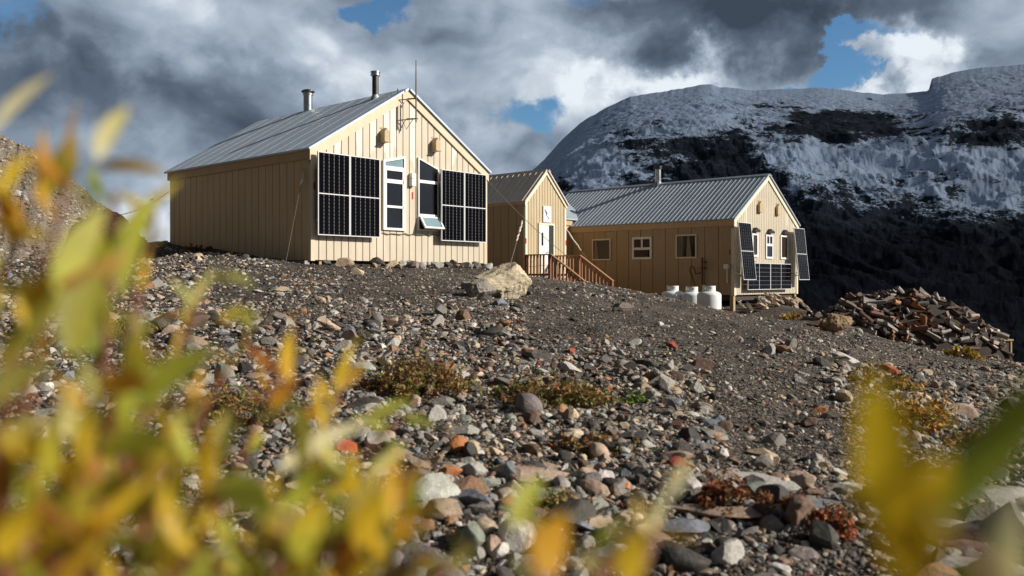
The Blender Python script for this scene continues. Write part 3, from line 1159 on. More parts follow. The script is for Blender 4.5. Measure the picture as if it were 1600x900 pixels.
# right window with the open awning sash
X0, ZB = gA(652, 360); X1, _ = gA(684, 360); _, ZT0 = gA(652, 246); _, ZT1 = gA(684, 262)
ZT1 = ZT0 - .24
_, c1 = gA(652, 283); _, c2 = gA(652, 336)
wr = window_xz(hutA, [(X0, ZB), (X1, ZB), (X1, ZT1), (X0, ZT0)], [(X0 + .03, X1 - .03, c1 - .04, c1 + .04), (X0 + .03, X1 - .03, c2 - .035, c2 + .035)], fr=.035, depth=.05)
sash = MB()
a = math.radians(34)
hz = c2 - .045
hl = hz - ZB - .02
sd, su = math.sin(a), math.cos(a)


def sp(x, s, t):
    return (x, -.055 - s * sd - t * su, hz - s * su + t * sd)


def sbox(mb, xa, xb, s0, s1, t0, t1):
    mb.hexa([sp(xa, s0, t0), sp(xb, s0, t0), sp(xb, s1, t0), sp(xa, s1, t0), sp(xa, s0, t1), sp(xb, s0, t1), sp(xb, s1, t1), sp(xa, s1, t1)])


sbox(sash, X0 + .02, X1 - .02, 0, .05, 0, .04)
sbox(sash, X0 + .02, X1 - .02, hl, hl + .05, 0, .04)
sbox(sash, X0 + .02, X0 + .07, .05, hl, 0, .04)
sbox(sash, X1 - .07, X1 - .02, .05, hl, 0, .04)
so = sash.build('awning_sash', M['white'], wr)
sg = MB()
sbox(sg, X0 + .07, X1 - .07, .05, hl, .012, .022)
sg.build('sash_pane', M['blind'], wr)
# vents, lamp, markers, antenna
for px, py in ((597, 222), (677, 236)):
    vx, vz = gA(px, py)
    gable_vent(hutA, vx, vz)
lx, lz = gA(642, 291)
lamp = MB()
lamp.box(lx - .06, lx + .07, -.12, -.002, lz, lz + .19)
lamp.box(lx - .06, lx + .07, -.12, -.002, lz + .20, lz + .33)
lamp.build('wall_lamp', M['white'], hutA)
mx, mz = gA(644.5, 311)
mk = MB(); mk.box(mx - .02, mx + .02, -.012, -.002, mz, mz + .18); mk.build('reflector', M['red'], hutA)
mx, mz = gA(489, 296)
mk = MB(); mk.box(mx + .0, mx + .035, -.03, -.0215, mz, mz + .16); mk.build('reflector', M['red'], hutA)
# power cable under the windows
xa_, za_ = gA(597, 363); xb_, zb_ = gA(690, 366)
mk = MB()
mk.tube([(xa_ + (xb_ - xa_) * i / 14, -.03, za_ + (zb_ - za_) * i / 14 - .05 * abs(math.sin(i * 1.3))) for i in range(15)], .012, 6)
mk.build('power_cable', M['cable'], hutA)
ax_, at_ = gA(650, 94, .35); _, ab_ = gA(650, 191, .35)
an = MB()
an.tube([(ax_, -.35, ab_), (ax_, -.35, (ab_ + at_) / 2), (ax_, -.35, at_)], [.02, .018, .011], 8)
ant = an.build('antenna', M['cable'], hutA)
br = MB()
bx_ = ax_ - .34
for zz in (ab_ + .10, ab_ + .62):
    br.tube([(bx_, -.02, zz - .06), (ax_ + .06, -.36, zz)], .014, 6)
    br.tube([(ax_ - .02, -.02, zz + .03), (ax_ + .03, -.36, zz)], .012, 6)
br.tube([(bx_ + .08, -.1, ab_ + .07), (ax_ - .16, -.16, ab_ - .18), (ax_ - .04, -.3, ab_ + .10)], .011, 6)
br.tube([(bx_, -.03, ab_ - .2), (bx_, -.03, ab_ + .85)], .016, 6)
br.build('antenna_bracket', M['cable'], ant)
# flues
chimney(roofA, W / 2 - .02, 4.35, H + RISE + .06, .13, .62, 'cap')
chimney(roofA, W / 2 - .28, .95, H + RISE - .10, .085, .72, 'dark')
# floor frame and footings
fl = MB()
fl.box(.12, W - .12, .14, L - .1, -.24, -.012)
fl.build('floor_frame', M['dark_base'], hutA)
for x in (.3, W * .33, W * .58, W - .22):
    p = MB(); p.box(x - .035, x + .035, .05, .12, -.55, -.005); p.build('footing_post', M['post'] if x < W - .5 else M['red'], hutA)
# concrete strip at the foot of the left wall
st = MB(); st.box(-.14, -.01, .05, 3.6, -.5, -.02); st.build('concrete_footing', paint('pale_concrete', (0.36, 0.34, 0.31), 0.9, grime=0.4), hutA)

# ------------------------------------------------------------------ hut B: the lower hut on posts
hutB = empty('mountain_hut', LB.o, RZ)
tag(hutB, 'long tan hut on posts with galvanised ribbed roof beside the snowy mountain', 'hut')
W, L, H, RISE = LB.W, LB.L, 2.93, 1.90
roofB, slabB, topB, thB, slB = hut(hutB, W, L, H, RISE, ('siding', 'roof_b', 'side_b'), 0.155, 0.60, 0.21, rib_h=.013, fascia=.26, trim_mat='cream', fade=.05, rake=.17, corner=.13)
gB, sB = LB.front, LB.side
# side solar strips, bottoms kicked out
for x in (-.24, W - 1.02):
    zt = 2.80
    a = math.radians(6)
    solar_panel(hutB, (x, -.50, zt - 2.22), (1, 0, 0), (0, math.sin(a), math.cos(a)), 1.05, 2.22, 'h', 6, 20)
    for q0, q1 in (((x + .1, -.01, .9), (x + .1, -.44, .75)), ((x + .9, -.01, .9), (x + .9, -.44, .75)), ((x + .1, -.01, 2.5), (x + .1, -.27, 2.6)), ((x + .9, -.01, 2.5), (x + .9, -.27, 2.6))):
        ar = MB()
        ar.beam(q0, q1, .03, .03)
        ar.build('panel_bracket', M['alu'], hutB)
x0, zb = gB(1168, 453, .2); x1, zt = gB(1236, 412, .2)
zt = zb + 1.06
for k in range(2):
    wd = (x1 - x0) / 2
    solar_panel(hutB, (x0 + k * wd, -.19, zb), (1, 0, 0), (0, 0, 1), wd - .008, zt - zb, 'v', 12, 6, dash=False)
for zz in (zb + .2, zt - .24):
    rl = MB()
    rl.box(x0, x1, -.17, -.02, zz, zz + .04)
    rl.build('mounting_rail', M['alu'], hutB)
# gable windows and their small hoods
for k, (pl, pr, pt, pb) in enumerate(((1174, 1183, 364, 401), (1195.5, 1206.5, 366, 404), (1218.5, 1230, 367, 405))):
    a0, z0 = gB(pl, pb); a1, _ = gB(pr, pb); _, z1 = gB(pl, pt)
    bars = [(a0 + .05, a1 - .05, (z0 + z1) / 2 + .02, (z0 + z1) / 2 + .12), ((a0 + a1) / 2 - .03, (a0 + a1) / 2 + .03, (z0 + z1) / 2 + .12, z1 - .05)] if k == 1 else []
    wn = window_xz(hutB, [(a0, z0), (a1, z0), (a1, z1), (a0, z1)], bars, fr=.08, depth=.05, pane_mat='glass' if k == 1 else 'bronze')
    hd = MB()
    xm = (a0 + a1) / 2 + .05
    hd.prism_xz([(xm - .30, z1 + .06), (xm + .16, z1 + .04), (xm + .20, z1 + .12), (xm + .02, z1 + .17), (xm - .12, z1 + .22)], -.16, -.004)
    hd.build('window_hood', M['black'], hutB)
for px, py in ((1185.5, 331), (1213.5, 335)):
    vx, vz = gB(px, py)
    gable_vent(hutB, vx, vz, .26, .42, .12)
# long wall windows
specs = [((926, 955), (374, 407), (), (.70, .95)), ((988.5, 1019), (371, 405.5), 'x', None), ((1056.5, 1089), (367, 404), (), (.2, .5))]
for (pa, pb), (qt, qb), bars, cur in specs:
    ya, _ = sB(pb, qb); yb, z0 = sB(pa, qb); _, z1 = sB(pa, qt)
    if bars == 'x':
        zm = (z0 + z1) / 2 - .02
        bars = [(ya + .06, yb - .06, zm - .05, zm + .05), ((ya + yb) / 2 - .04, (ya + yb) / 2 + .04, zm + .05, z1 - .06)]
        window_yz(hutB, ya, yb, z0, z1, bars, fr=.09, frame_mat='white')
    else:
        window_yz(hutB, ya, yb, z0, z1, bars, fr=.055, curtain=cur, pane_mat='bronze' if cur[0] < .3 else 'glass')
chimney(roofB, W / 2 - .05, 5.2, H + RISE + .05, .13, .80, 'steel')
ly, lz = sB(1138, 418)
eb = MB(); eb.box(-.20, -.003, ly - .08, ly + .10, lz - .05, lz + .13); eb.tube([(-.10, ly, lz - .6), (-.10, ly, lz)], .025, 6)
eb.build('meter_box', M['white'], hutB)
# gas riser pipe and hose on the wall
gy, gz0 = sB(1099, 440)
gp = MB()
gp.tube([(-.09, gy, gz0 - .1), (-.09, gy, gz0 + .95)], .032, 8)
gp.tube([(-.09, gy, gz0 + .55), (-.22, gy - .08, gz0 + .62)], .035, 8)
gp.box(-.22, -.02, gy - .15, gy + .02, gz0 + .50, gz0 + .53)
gp.box(-.22, -.02, gy - .15, gy + .02, gz0 + .75, gz0 + .78)
gpo = gp.build('gas_riser', M['rust'], hutB)
hp = MB()
pts = [(-.12, gy + .05, gz0 + .35), (-.14, gy + .25, gz0 + .30), (-.15, gy + .33, gz0 + .55), (-.15, gy + .45, gz0 + .62), (-.15, gy + .52, gz0 + .45),
       (-.15, gy + .42, gz0 + .2), (-.15, gy + .28, gz0 - .15), (-.18, gy + .2, gz0 - .5)]
hp.tube(pts, .022, 8)
hp.build('gas_hose', M['rust'], gpo)
# floor frame, posts and braces
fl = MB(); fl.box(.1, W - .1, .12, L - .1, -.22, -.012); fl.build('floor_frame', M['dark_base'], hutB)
for (x, y) in ((.08, .03), (W - .14, .03), (.08, 2.6), (.08, 5.2), (W - .14, 2.6), (W * .5, .03), (W - .14, 5.2)):
    p = MB(); p.box(x - .075, x + .075, y, y + .15, -2.4 if x > 1 else -1.4, -.006); p.build('post', M['post'], hutB)
b = MB(); b.beam((.06, .9, -.1), (.06, .35, -.75), .05, .1); b.build('brace', M['post'], hutB)
b = MB(); b.beam((.03, 1.55, -.3), (.03, 1.5, -.8), .06, .12); b.build('brace', M['cream'], hutB)
mk = MB(); mk.box(-.03, -.019, .14, .20, 1.55, 1.75); mk.build('reflector', M['red'], hutB)

# ------------------------------------------------------------------ entry hut with the door
entry = empty('entry_hut', LE.o, RZ)
tag(entry, 'narrow tan entry hut with white door between the two larger huts', 'hut')
W, L, H, RISE = LE.W, LE.L, 2.92, 1.22
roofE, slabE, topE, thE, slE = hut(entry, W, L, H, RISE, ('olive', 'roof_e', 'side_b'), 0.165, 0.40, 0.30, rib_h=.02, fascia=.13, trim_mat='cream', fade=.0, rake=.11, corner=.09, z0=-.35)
gE = LE.front
a0, _ = gE(842.5, 400); a1, zt = gE(863.5, 354)
zt = 2.05
df = MB()
df.box(a0 - .07, a0 - .001, -.05, -.002, .0, zt + .07)
df.box(a1 + .001, a1 + .07, -.05, -.002, .0, zt + .07)
df.box(a0 - .001, a1 + .001, -.05, -.002, zt + .001, zt + .07)
door_w = (a1 - a0)
dr = MB()
xm = a0 + door_w * .66
dr.box(a0, xm, -.035, -.004, .01, zt)
door = dr.build('door', M['white'], entry)
df.build('door_frame', M['cream'], door)
sl_ = MB(); sl_.box(xm + .002, a1 - .001, -.025, -.004, .01, zt); sl_.build('door_opening', M['black'], door)
wp = MB(); wp.box(a0 + .10, a0 + .20, -.042, -.0355, 1.25, 1.75); wp.build('door_pane', M['glass'], door)
hh_ = MB(); hh_.tube([(xm - .08, -.04, 1.0), (xm - .08, -.09, 1.0), (xm - .16, -.09, 1.0)], .015, 6); hh_.build('handle', M['flue'], door)
s0, zb = gE(848, 347); s1, zt = gE(859.8, 323)
sg = MB(); sg.box(s0, s1, -.04, -.002, zb, zt)
sign = sg.build('sign_board', M['sign'], entry)


def stroke(pts, r, mat):
    mb = MB()
    for a, b in zip(pts[:-1], pts[1:]):
        d = Vector((b[0] - a[0], b[1] - a[1])).normalized()
        n = Vector((-d.y, d.x))
        ra, rb_ = r if isinstance(r, tuple) else (r, r)
        q = [Vector(a) + n * ra, Vector(a) - n * ra, Vector(b) - n * rb_, Vector(b) + n * rb_]
        mb.prism_xz([(v.x, v.y) for v in q], -.0435, -.0405)
    return mb.build('emblem', mat, sign)


sw, sh_ = s1 - s0, zt - zb
e = lambda u, v: (s0 + sw * u, zb + sh_ * v)
stroke([e(.16, .80), e(.36, .60)], (.022, .040), M['ink'])
stroke([e(.33, .62), e(.42, .56), e(.52, .60)], (.045, .02), M['ink'])
stroke([e(.40, .57), e(.40, .42)], (.035, .03), M['ink'])
stroke([e(.40, .42), e(.66, .28)], .018, M['ink'])
stroke([e(.66, .31), e(.76, .18)], (.02, .035), M['ink_purple'])
stroke([e(.70, .66), e(.80, .58)], .008, M['ink'])
# eave reflectors
for x in (-.02, W - .03):
    mk = MB(); mk.box(x, x + .05, -.032, -.0215, 1.3, 1.5); mk.build('reflector', M['red'], entry)

# ------------------------------------------------------------------ link passage and duct behind the entry
link_ = empty('link_passage', LE.w(LE.W + .05, 2.3, 0), RZ)
tag(link_, 'low tan passage with grey sheet-metal roof box joining entry hut to long hut', 'passage')
pm = MB(); pm.box(0, 3.3, 0, 2.4, -1.2, 2.50); pm.build('wall', M['fascia'], link_)
pf = MB(); pf.hexa([(-.02, -.12, 2.58), (4.3, -.12, 2.58), (4.6, 1.3, 3.5), (-.02, 1.3, 3.5), (-.02, -.12, 2.64), (4.3, -.12, 2.64), (4.6, 1.3, 3.56), (-.02, 1.3, 3.56)])
pf.build('roof', M['roof_b'], link_)
pf = MB(); pf.box(-.02, 3.28, -.055, -.004, 2.34, 2.575); pf.build('eave_fascia', M['fascia'], link_)
pd = MB(); pd.box(.02, .72, .02, .9, 2.66, 3.42)
dct = pd.build('roof_box', M['duct'], link_)
pd = MB(); pd.box(-.02, .76, -.03, .95, 3.422, 3.47); pd.build('roof_box_lid', M['alu'], dct)


# ------------------------------------------------------------------ entry stairs
stairs = empty('entry_stairs', LE.o, RZ)
tag(stairs, 'brown wooden deck and stairs with picket railings below the white door', 'stairs')
DW, DD = 1.72, 1.15     # deck width, projection
NS, GO, RI = 6, .27, .165
dk = MB()
for i in range(8):
    y1 = -.03 - i * DD / 8
    dk.box(.0, DW, y1 - DD / 8 + .012, y1, -.04, 0)
dk.build('deck', M['wood'], stairs)
sk = MB(); sk.box(.0, DW, -DD - .05, -DD - .01, -.30, -.042); sk.box(-.04, -.002, -DD - .04, -.03, -.30, -.01)
sk.build('deck_skirt', M['wood'], stairs)
for i in range(NS):
    s = MB(); y = -DD - .05 - i * GO
    s.box(.06, DW - .06, y - GO, y - .004, -RI * (i + 1) - .04, -RI * (i + 1)); s.build('step', M['wood'], stairs)
yb_, zb_ = -DD - NS * GO - .1, -RI * NS - .05
for x in (.0, DW):
    s = MB(); s.hexa([(x - .03, -DD - .05, -.28), (x + .03, -DD - .05, -.28), (x + .03, yb_, zb_ - .28), (x - .03, yb_, zb_ - .28),
                      (x - .03, -DD - .05, -.02), (x + .03, -DD - .05, -.02), (x + .03, yb_, zb_ - .02), (x - .03, yb_, zb_ - .02)])
    s.build('stringer', M['wood'], stairs)
HRL = .86
for x in (-.02, DW + .02):
    h = MB()
    h.beam((x, -.03, HRL), (x, -DD - .12, HRL), .11, .045)
    h.beam((x, -DD - .12, HRL), (x, yb_ + .05, HRL + zb_ + .05), .11, .045)
    h.build('handrail', M['wood_top'], stairs)
    lo = MB()
    lo.beam((x, -.03, .12), (x, -DD - .08, .12), .04, .08)
    lo.build('lower_rail', M['wood'], stairs)
    for y, z0, z1 in ((-DD - .06, -.3, HRL - .02), (yb_ + .12, zb_ - .5, HRL + zb_ + .06), (-.06, -.3, HRL - .02)):
        p = MB(); p.box(x - .05, x + .05, y - .05, y + .05, z0, z1); p.build('rail_post', M['wood'], stairs)
    for i in range(6):
        y = -.17 - i * .155
        p = MB(); p.box(x - .055, x - .02, y - .035, y + .035, -.12, HRL - .022); p.build('baluster', M['wood_top'], stairs)
    for i in range(9):
        t = (i + .6) / 9.4
        y = -DD - .12 + t * (yb_ + .12 + DD + .05)
        zz = t * zb_
        p = MB(); p.box(x - .055, x - .02, y - .035, y + .035, zz - .16, HRL + zz - .02); p.build('baluster', M['wood_top'], stairs)

# ------------------------------------------------------------------ propane tanks
def tank(px, top_py, D, label, s=1.0):
    base = P(px, top_py, D)
    r, h = .375 * s, 1.22 * s
    root = empty('propane_tank', (base.x, base.y, base.z - h))
    tag(root, label, 'gas tank', 'white propane tanks beside the long hut')
    b = MB()
    prof = [(r * .9, .04), (r, .10)] + [(r, .10 + (h - .40) * k / 4) for k in range(1, 5)]
    for k in range(1, 8):
        a = math.pi / 2 * k / 7
        prof.append((r * (.42 + .58 * math.cos(a)), h - .30 + .13 * math.sin(a)))
    b.lathe(prof, (0, 0, 0), 40)
    body = b.build('tank_body', M['tank'], root, True)
    c = MB()
    cr = r * .53
    n = 36
    for k in range(n):
        a0, a1 = 2 * math.pi * k / n, 2 * math.pi * (k + 1) / n
        if 9 <= k <= 11:
            continue
        ring = []
        for rad in (cr, cr - .012):
            for a in (a0, a1):
                ring.append((rad * math.cos(a), rad * math.sin(a)))
        (ax, ay), (bx, by), (cx, cy), (dx, dy) = ring
        z0, z1 = h - .22, h
        if k in (26, 27, 22):
            z1 = h - .10
            c.hexa([(ax, ay, h - .045), (bx, by, h - .045), (dx, dy, h - .045), (cx, cy, h - .045), (ax, ay, h), (bx, by, h), (dx, dy, h), (cx, cy, h)])
        c.hexa([(ax, ay, z0), (bx, by, z0), (dx, dy, z0), (cx, cy, z0), (ax, ay, z1), (bx, by, z1), (dx, dy, z1), (cx, cy, z1)])
    c.build('collar', M['tank'], root)
    v = MB(); v.lathe([(.045, h - .21), (.045, h - .14), (.03, h - .13), (.03, h - .08), (.05, h - .075), (.05, h - .05)], (0, 0, 0), 12)
    v.build('valve', M['flue_dark'], root, True)
    f = MB(); f.lathe([(r * .78, -.02), (r * .80, .07)], (0, 0, 0), 30); f.build('foot_ring', M['tank'], root, True)
    return root


t1 = tank(1051, 446.5, 29.2, 'white propane tank standing alone, a little apart from the touching pair')
d_ = MB(); d_.lathe([(.035, 0), (.035, .004)], (0, 0, 0), 16)
dec = d_.build('warning_label', M['red'], t1)
dec.location = (-.30, -.235, .78); dec.rotation_euler = (math.radians(90), 0, math.radians(-52))
tank(1081, 448, 28.9, 'white propane tank in the middle, overlapped by its larger neighbour')
tank(1108, 446.5, 27.2, 'white propane tank closest to the hut corner, largest of three')


# ------------------------------------------------------------------ guy wires
def guy(a, b, label, sag=.0, r=.014, tape=None):
    a, b = Vector(a), Vector(b)
    mb = MB()
    r = r * .72
    mb.tube([a.lerp(b, i / 8) - Vector((0, 0, sag * 4 * (i / 8) * (1 - i / 8))) for i in range(9)], r, 6)
    o = mb.build('guy_wire', M['cable'], None)
    tag(o, label, 'cable', 'guy wires holding the huts')
    if tape:
        t0, t1 = tape
        tb = MB()
        d = (b - a)
        pts = [a + d * (t0 + (t1 - t0) * i / 10) + Vector((random.uniform(-.02, .02), 0, random.uniform(-.02, .02))) for i in range(11)]
        tb.tube(pts, [.018 + .02 * random.random() for _ in range(11)], 6)
        tb.build('turnbuckle', M['tape'], o)
    return o


def gpt(px, py):
    q = hit(px, py)
    return q


guy(LA.w(-.03, LA.L, 2.05), P(185, 336, 28.0), 'dark guy wire from the far eave of the big hut to the scree hill', .12, .016, (.28, .33))
guy(LA.w(-.03, .25, 2.15), gpt(446, 410) + Vector((0, 0, -.05)), 'thin guy wire down the shaded long wall of the big hut', 0, .010, (.02, .18))
guy(LA.w(LA.W + .04, .1, 2.45), LE.w(LE.W - .1, -.35, .75), 'dark wire sagging from the big hut across the entry hut front', .12, .013)
guy(LE.w(-.03, .1, 2.2), gpt(789, 436) + Vector((0, 0, -.1)), 'pale taped guy wire beside the left wall of the entry hut', 0, .018, (.03, .45))
guy(LE.w(LE.W + .03, .1, 2.1), LE.w(LE.W + .95, -.9, .1), 'guy wire from the right eave of the entry hut behind the stairs', 0, .014, (.05, .5))
guy(LB.w(.8, -.05, 1.75), LB.w(2.0, -.2, 1.0), 'short dark cable in front of the long hut gable windows', 0, .012)


# ------------------------------------------------------------------ stones
def rock_proto(sub, cuts, seed, squash=(1, 1, 1), rough=.06):
    r = np.random.default_rng(seed)
    bm = bmesh.new()
    bmesh.ops.create_icosphere(bm, subdivisions=sub, radius=1.0)
    V = np.array([v.co[:] for v in bm.verts])
    Fc = np.array([[v.index for v in f.verts] for f in bm.faces])
    bm.free()
    for i in range(cuts):
        n = r.normal(size=3)
        n /= np.linalg.norm(n)
        d = r.uniform(.42, .86)
        k = V @ n
        V = V - np.maximum(0, k - d)[:, None] * n[None, :]
    if rough:
        q = fbm(V[:, 0] * 2.3 + seed, V[:, 1] * 2.3 + V[:, 2] * 1.7, 4) - .5
        V = V * (1 + rough * 2 * q)[:, None]
    V = V * np.array(squash)[None, :]
    V = V - V.mean(0)
    V /= np.abs(V).max()
    return V, Fc


PAL = {
    'dark grey': (0.066, 0.059, 0.053), 'grey': (0.185, 0.166, 0.148), 'pale grey': (0.39, 0.365, 0.33), 'tan': (0.43, 0.335, 0.235),
    'rusty': (0.30, 0.165, 0.09), 'rust orange': (0.40, 0.155, 0.06), 'pinkish tan': (0.37, 0.265, 0.20), 'blue-grey': (0.165, 0.178, 0.20), 'red': (0.30, 0.06, 0.03),
    'whitish': (0.55, 0.52, 0.47), 'brown': (0.16, 0.10, 0.07), 'greenish grey': (0.21, 0.225, 0.185),
}
PN = ['dark grey', 'grey', 'pale grey', 'tan', 'rusty', 'pinkish tan', 'blue-grey', 'red', 'whitish', 'brown', 'greenish grey']
PW = np.array([.18, .24, .16, .15, .045, .07, .045, .004, .05, .085, .02])
PW /= PW.sum()

SH = {'rounded': [], 'angular': [], 'flat': []}
for i in range(6):
    SH['angular'].append(np_mesh('stone', *rock_proto(4, 13, 20 + i, (1, .78, .66), .05), False))
    V, Fc = rock_proto(4, 9, 50 + i, (1, .78, .60), .10)
    SH['rounded'].append(np_mesh('stone', V, Fc, True))
    SH['flat'].append(np_mesh('stone', *rock_proto(4, 12, 80 + i, (1, .72, .30), .05), False))
for k, ms in SH.items():
    for me in ms:
        me.materials.append(M['rock'])
        if k != 'rounded':
            me.polygons.foreach_set('use_smooth', [True] * len(me.polygons))
            me.set_sharp_from_angle(angle=math.radians(17))


def zone(px, py, D):
    """0 fine gravel track ... 1 stony"""
    n = float(vnoise(np.array(px / 95.0), np.array(py / 45.0 + 4)))
    s = 1.0
    if py < 478 and px > 330:
        s = .25 + .3 * (n > .55)
    if px > 820 and px < 1330 and py < 560:
        edge = 470 + (px - 820) * .10
        s = min(s, .12 + .2 * (n > .6)) if py < edge + 50 else min(s, .55)
    tr = abs(px - (1180 + (py - 560) * .35))
    if 530 < py < 720 and tr < 95:
        s = min(s, .25)
    if px > 1330 and py < 570:
        s = min(s, .3)
    if 400 < px < 780 and 440 < py < 500:
        s = min(s, .45)
    return s * (.55 + .9 * n)


def inside_hut(x, y):
    for Lt, x0, x1, y0, y1 in ((LA, -.15, LA.W + .1, .1, LA.L + .3), (LB, -.1, LB.W, .05, LB.L), (LE, -.1, LE.W + .1, -2.7, LE.L)):
        dx, dy = x - Lt.o.x, y - Lt.o.y
        a = dx * AX.x + dy * AX.y
        b = dx * AN.x + dy * AN.y
        if x0 < a < x1 and y0 < b < y1:
            return True
    return False


ANCH = [(780, 440, 'beside the pale boulder'), (620, 425, 'under the big hut gable'), (960, 470, 'below the wooden stairs'), (1110, 500, 'below the propane tanks'),
        (1400, 570, 'below the firewood pile'), (640, 590, 'by the brown heath clump'), (880, 620, 'by the green heath clump'), (840, 740, 'by the pink flat slab'),
        (1190, 760, 'by the rust-red dwarf willow'), (690, 800, 'near the blue-grey cobbles'), (1540, 780, 'by the grey bedrock slabs'), (1050, 860, 'behind the orange willow sprig'),
        (330, 700, 'behind the tall willow leaves'), (500, 560, 'on the stony slope below the big hut'), (1020, 690, 'on the dark middle slope'), (1280, 660, 'beside the gravel track'),
        (250, 450, 'on the slope below the scree hill'), (1330, 830, 'beside the amber willow leaves')]
used_labels = {}


def stone(pos, size, colour, shape, label=None, tilt=.35, name='stone', sc=None, sink=.38, rot=None, cat='stone', grp='stones lying on the slope', vary=.18):
    me = random.choice(SH[shape])
    o = bpy.data.objects.new(name, me)
    COL.objects.link(o)
    s = sc or (random.uniform(.85, 1.1), random.uniform(.8, 1.1), random.uniform(.8, 1.1))
    o.scale = (size / 2 * s[0], size / 2 * s[1], size / 2 * s[2])
    o.rotation_euler = rot or (random.uniform(-tilt, tilt), random.uniform(-tilt, tilt), random.uniform(0, 6.28))
    hgt = {'flat': .30, 'angular': .62, 'rounded': .6}[shape] * size / 2 * s[2]
    o.location = (pos[0], pos[1], pos[2] + hgt * (1 - 2 * sink))
    c = np.array(PAL[colour]) * random.uniform(1 - vary, 1 + vary)
    c = c * np.array([random.uniform(.95, 1.05) for _ in range(3)])
    o.color = (*c, 1)
    if label is None:
        px, py = CX + F * pos[0] / pos[1], HY - F * pos[2] / pos[1]
        a = min(ANCH, key=lambda q: (q[0] - px) ** 2 + ((q[1] - py) * 1.5) ** 2)[2]
        wpx = size * F / pos[1]
        sz = 'large' if wpx > 44 else 'medium' if wpx > 27 else 'small'
        label = f'{sz} {shape} {colour} stone {a}'
    tag(o, label, cat, grp)
    return o


# the stones one notices
NOTED = [
    (700, 750, 34, 'rust orange', 'angular', 'bright orange-red stone above the blue-grey cobbles'),
    (970, 767, 36, 'rust orange', 'angular', 'bright orange blocky stone beside the white stone in the centre foreground'),
    (944, 754, 36, 'whitish', 'angular', 'white angular stone touching the bright orange blocky stone'),
    (1051, 545, 26, 'red', 'angular', 'single red stone on the dark gravel below the tanks'),
    (1107, 553, 20, 'blue-grey', 'rounded', 'small bluish stone on the gravel to the side of the red stone'),
    (645, 790, 54, 'blue-grey', 'rounded', 'rounded blue-grey cobble, upper one of the foreground cluster'),
    (730, 787, 78, 'blue-grey', 'flat', 'long flat blue-grey stone in the foreground cluster'),
    (690, 812, 54, 'pinkish tan', 'rounded', 'smooth pink-tan cobble in front of the blue-grey cobbles'),
    (612, 803, 56, 'tan', 'angular', 'cream wedge-shaped stone beside the round blue-grey cobble'),
    (640, 822, 34, 'blue-grey', 'rounded', 'smaller blue-grey cobble below the rounded blue one'),
    (740, 850, 60, 'greenish grey', 'angular', 'greenish grey block at the bottom behind the willow leaves'),
    (660, 890, 70, 'grey', 'angular', 'big grey block at the lower edge of the cobble cluster'),
    (1070, 832, 78, 'blue-grey', 'flat', 'long flat blue-grey stone behind the cream willow sprig'),
    (1065, 884, 66, 'dark grey', 'rounded', 'big dark grey boulder at the bottom beside the striped block'),
    (1137, 876, 54, 'pale grey', 'angular', 'striped pale grey block at the bottom edge'),
    (1172, 803, 38, 'pale grey', 'rounded', 'pale rounded block at the foot of the red dwarf willow'),
    (1200, 815, 50, 'dark grey', 'angular', 'dark slate block beside the pale rounded block'),
    (830, 644, 36, 'whitish', 'flat', 'flat whitish stone on the middle slope'),
    (1040, 608, 42, 'pale grey', 'angular', 'pale pyramid-shaped stone on the middle slope'),
    (1090, 615, 28, 'whitish', 'angular', 'small whitish stone next to the pale pyramid stone'),
    (402, 457, 26, 'whitish', 'flat', 'whitish flat stone alone on the upper gravel'),
    (440, 456, 36, 'tan', 'flat', 'flat tan stone on the upper gravel next to the whitish one'),
    (617, 520, 28, 'pale grey', 'flat', 'pale flat stone on the gravel in front of the big hut'),
    (652, 515, 18, 'whitish', 'angular', 'small white stone just above the pale flat stone'),
    (590, 505, 24, 'grey', 'angular', 'grey wedge stone on the gravel in front of the big hut'),
    (689, 491, 32, 'grey', 'angular', 'grey pointed stone on the gravel towards the pale boulder'),
    (432, 500, 30, 'grey', 'rounded', 'rounded grey stone by the upper gravel track'),
    (825, 553, 22, 'rust orange', 'rounded', 'orange stone at the top of the stony strip'),
    (893, 552, 18, 'red', 'angular', 'small red stone in the stony strip'),
    (878, 612, 26, 'brown', 'rounded', 'brown round stone in front of the green heath clump'),
    (950, 614, 18, 'rust orange', 'angular', 'small orange stone by the bright green tuft'),
    (760, 612, 22, 'tan', 'flat', 'flat tan stone beside the brown heath clump'),
    (1280, 645, 30, 'rust orange', 'flat', 'rusty flat stone in the stones by the gravel track'),
    (1265, 668, 34, 'brown', 'rounded', 'brown cobble in the stones by the gravel track'),
    (760, 760, 40, 'pale grey', 'flat', 'pale flat stone uphill of the long blue-grey stone'),
    (650, 757, 60, 'dark grey', 'flat', 'dark slate slab uphill of the cobble cluster'),
    (715, 703, 40, 'rust orange', 'angular', 'rusty brown block on the near slope'),
    (758, 706, 16, 'tan', 'rounded', 'small round tan stone right of the rusty brown block'),
    (590, 697, 44, 'pale grey', 'angular', 'pale grey split stone on the near slope'),
    (845, 778, 50, 'greenish grey', 'flat', 'mossy grey stone below the pink flat slab'),
]
for px, py, wpx, colr, shp, lab in NOTED:
    q = hit(px, py)
    stone(q, wpx / F * q.y * (1.3 if py > 740 else 1.1), colr, shp, lab, tilt=.2, sink=.22, grp='stones lying on the slope')

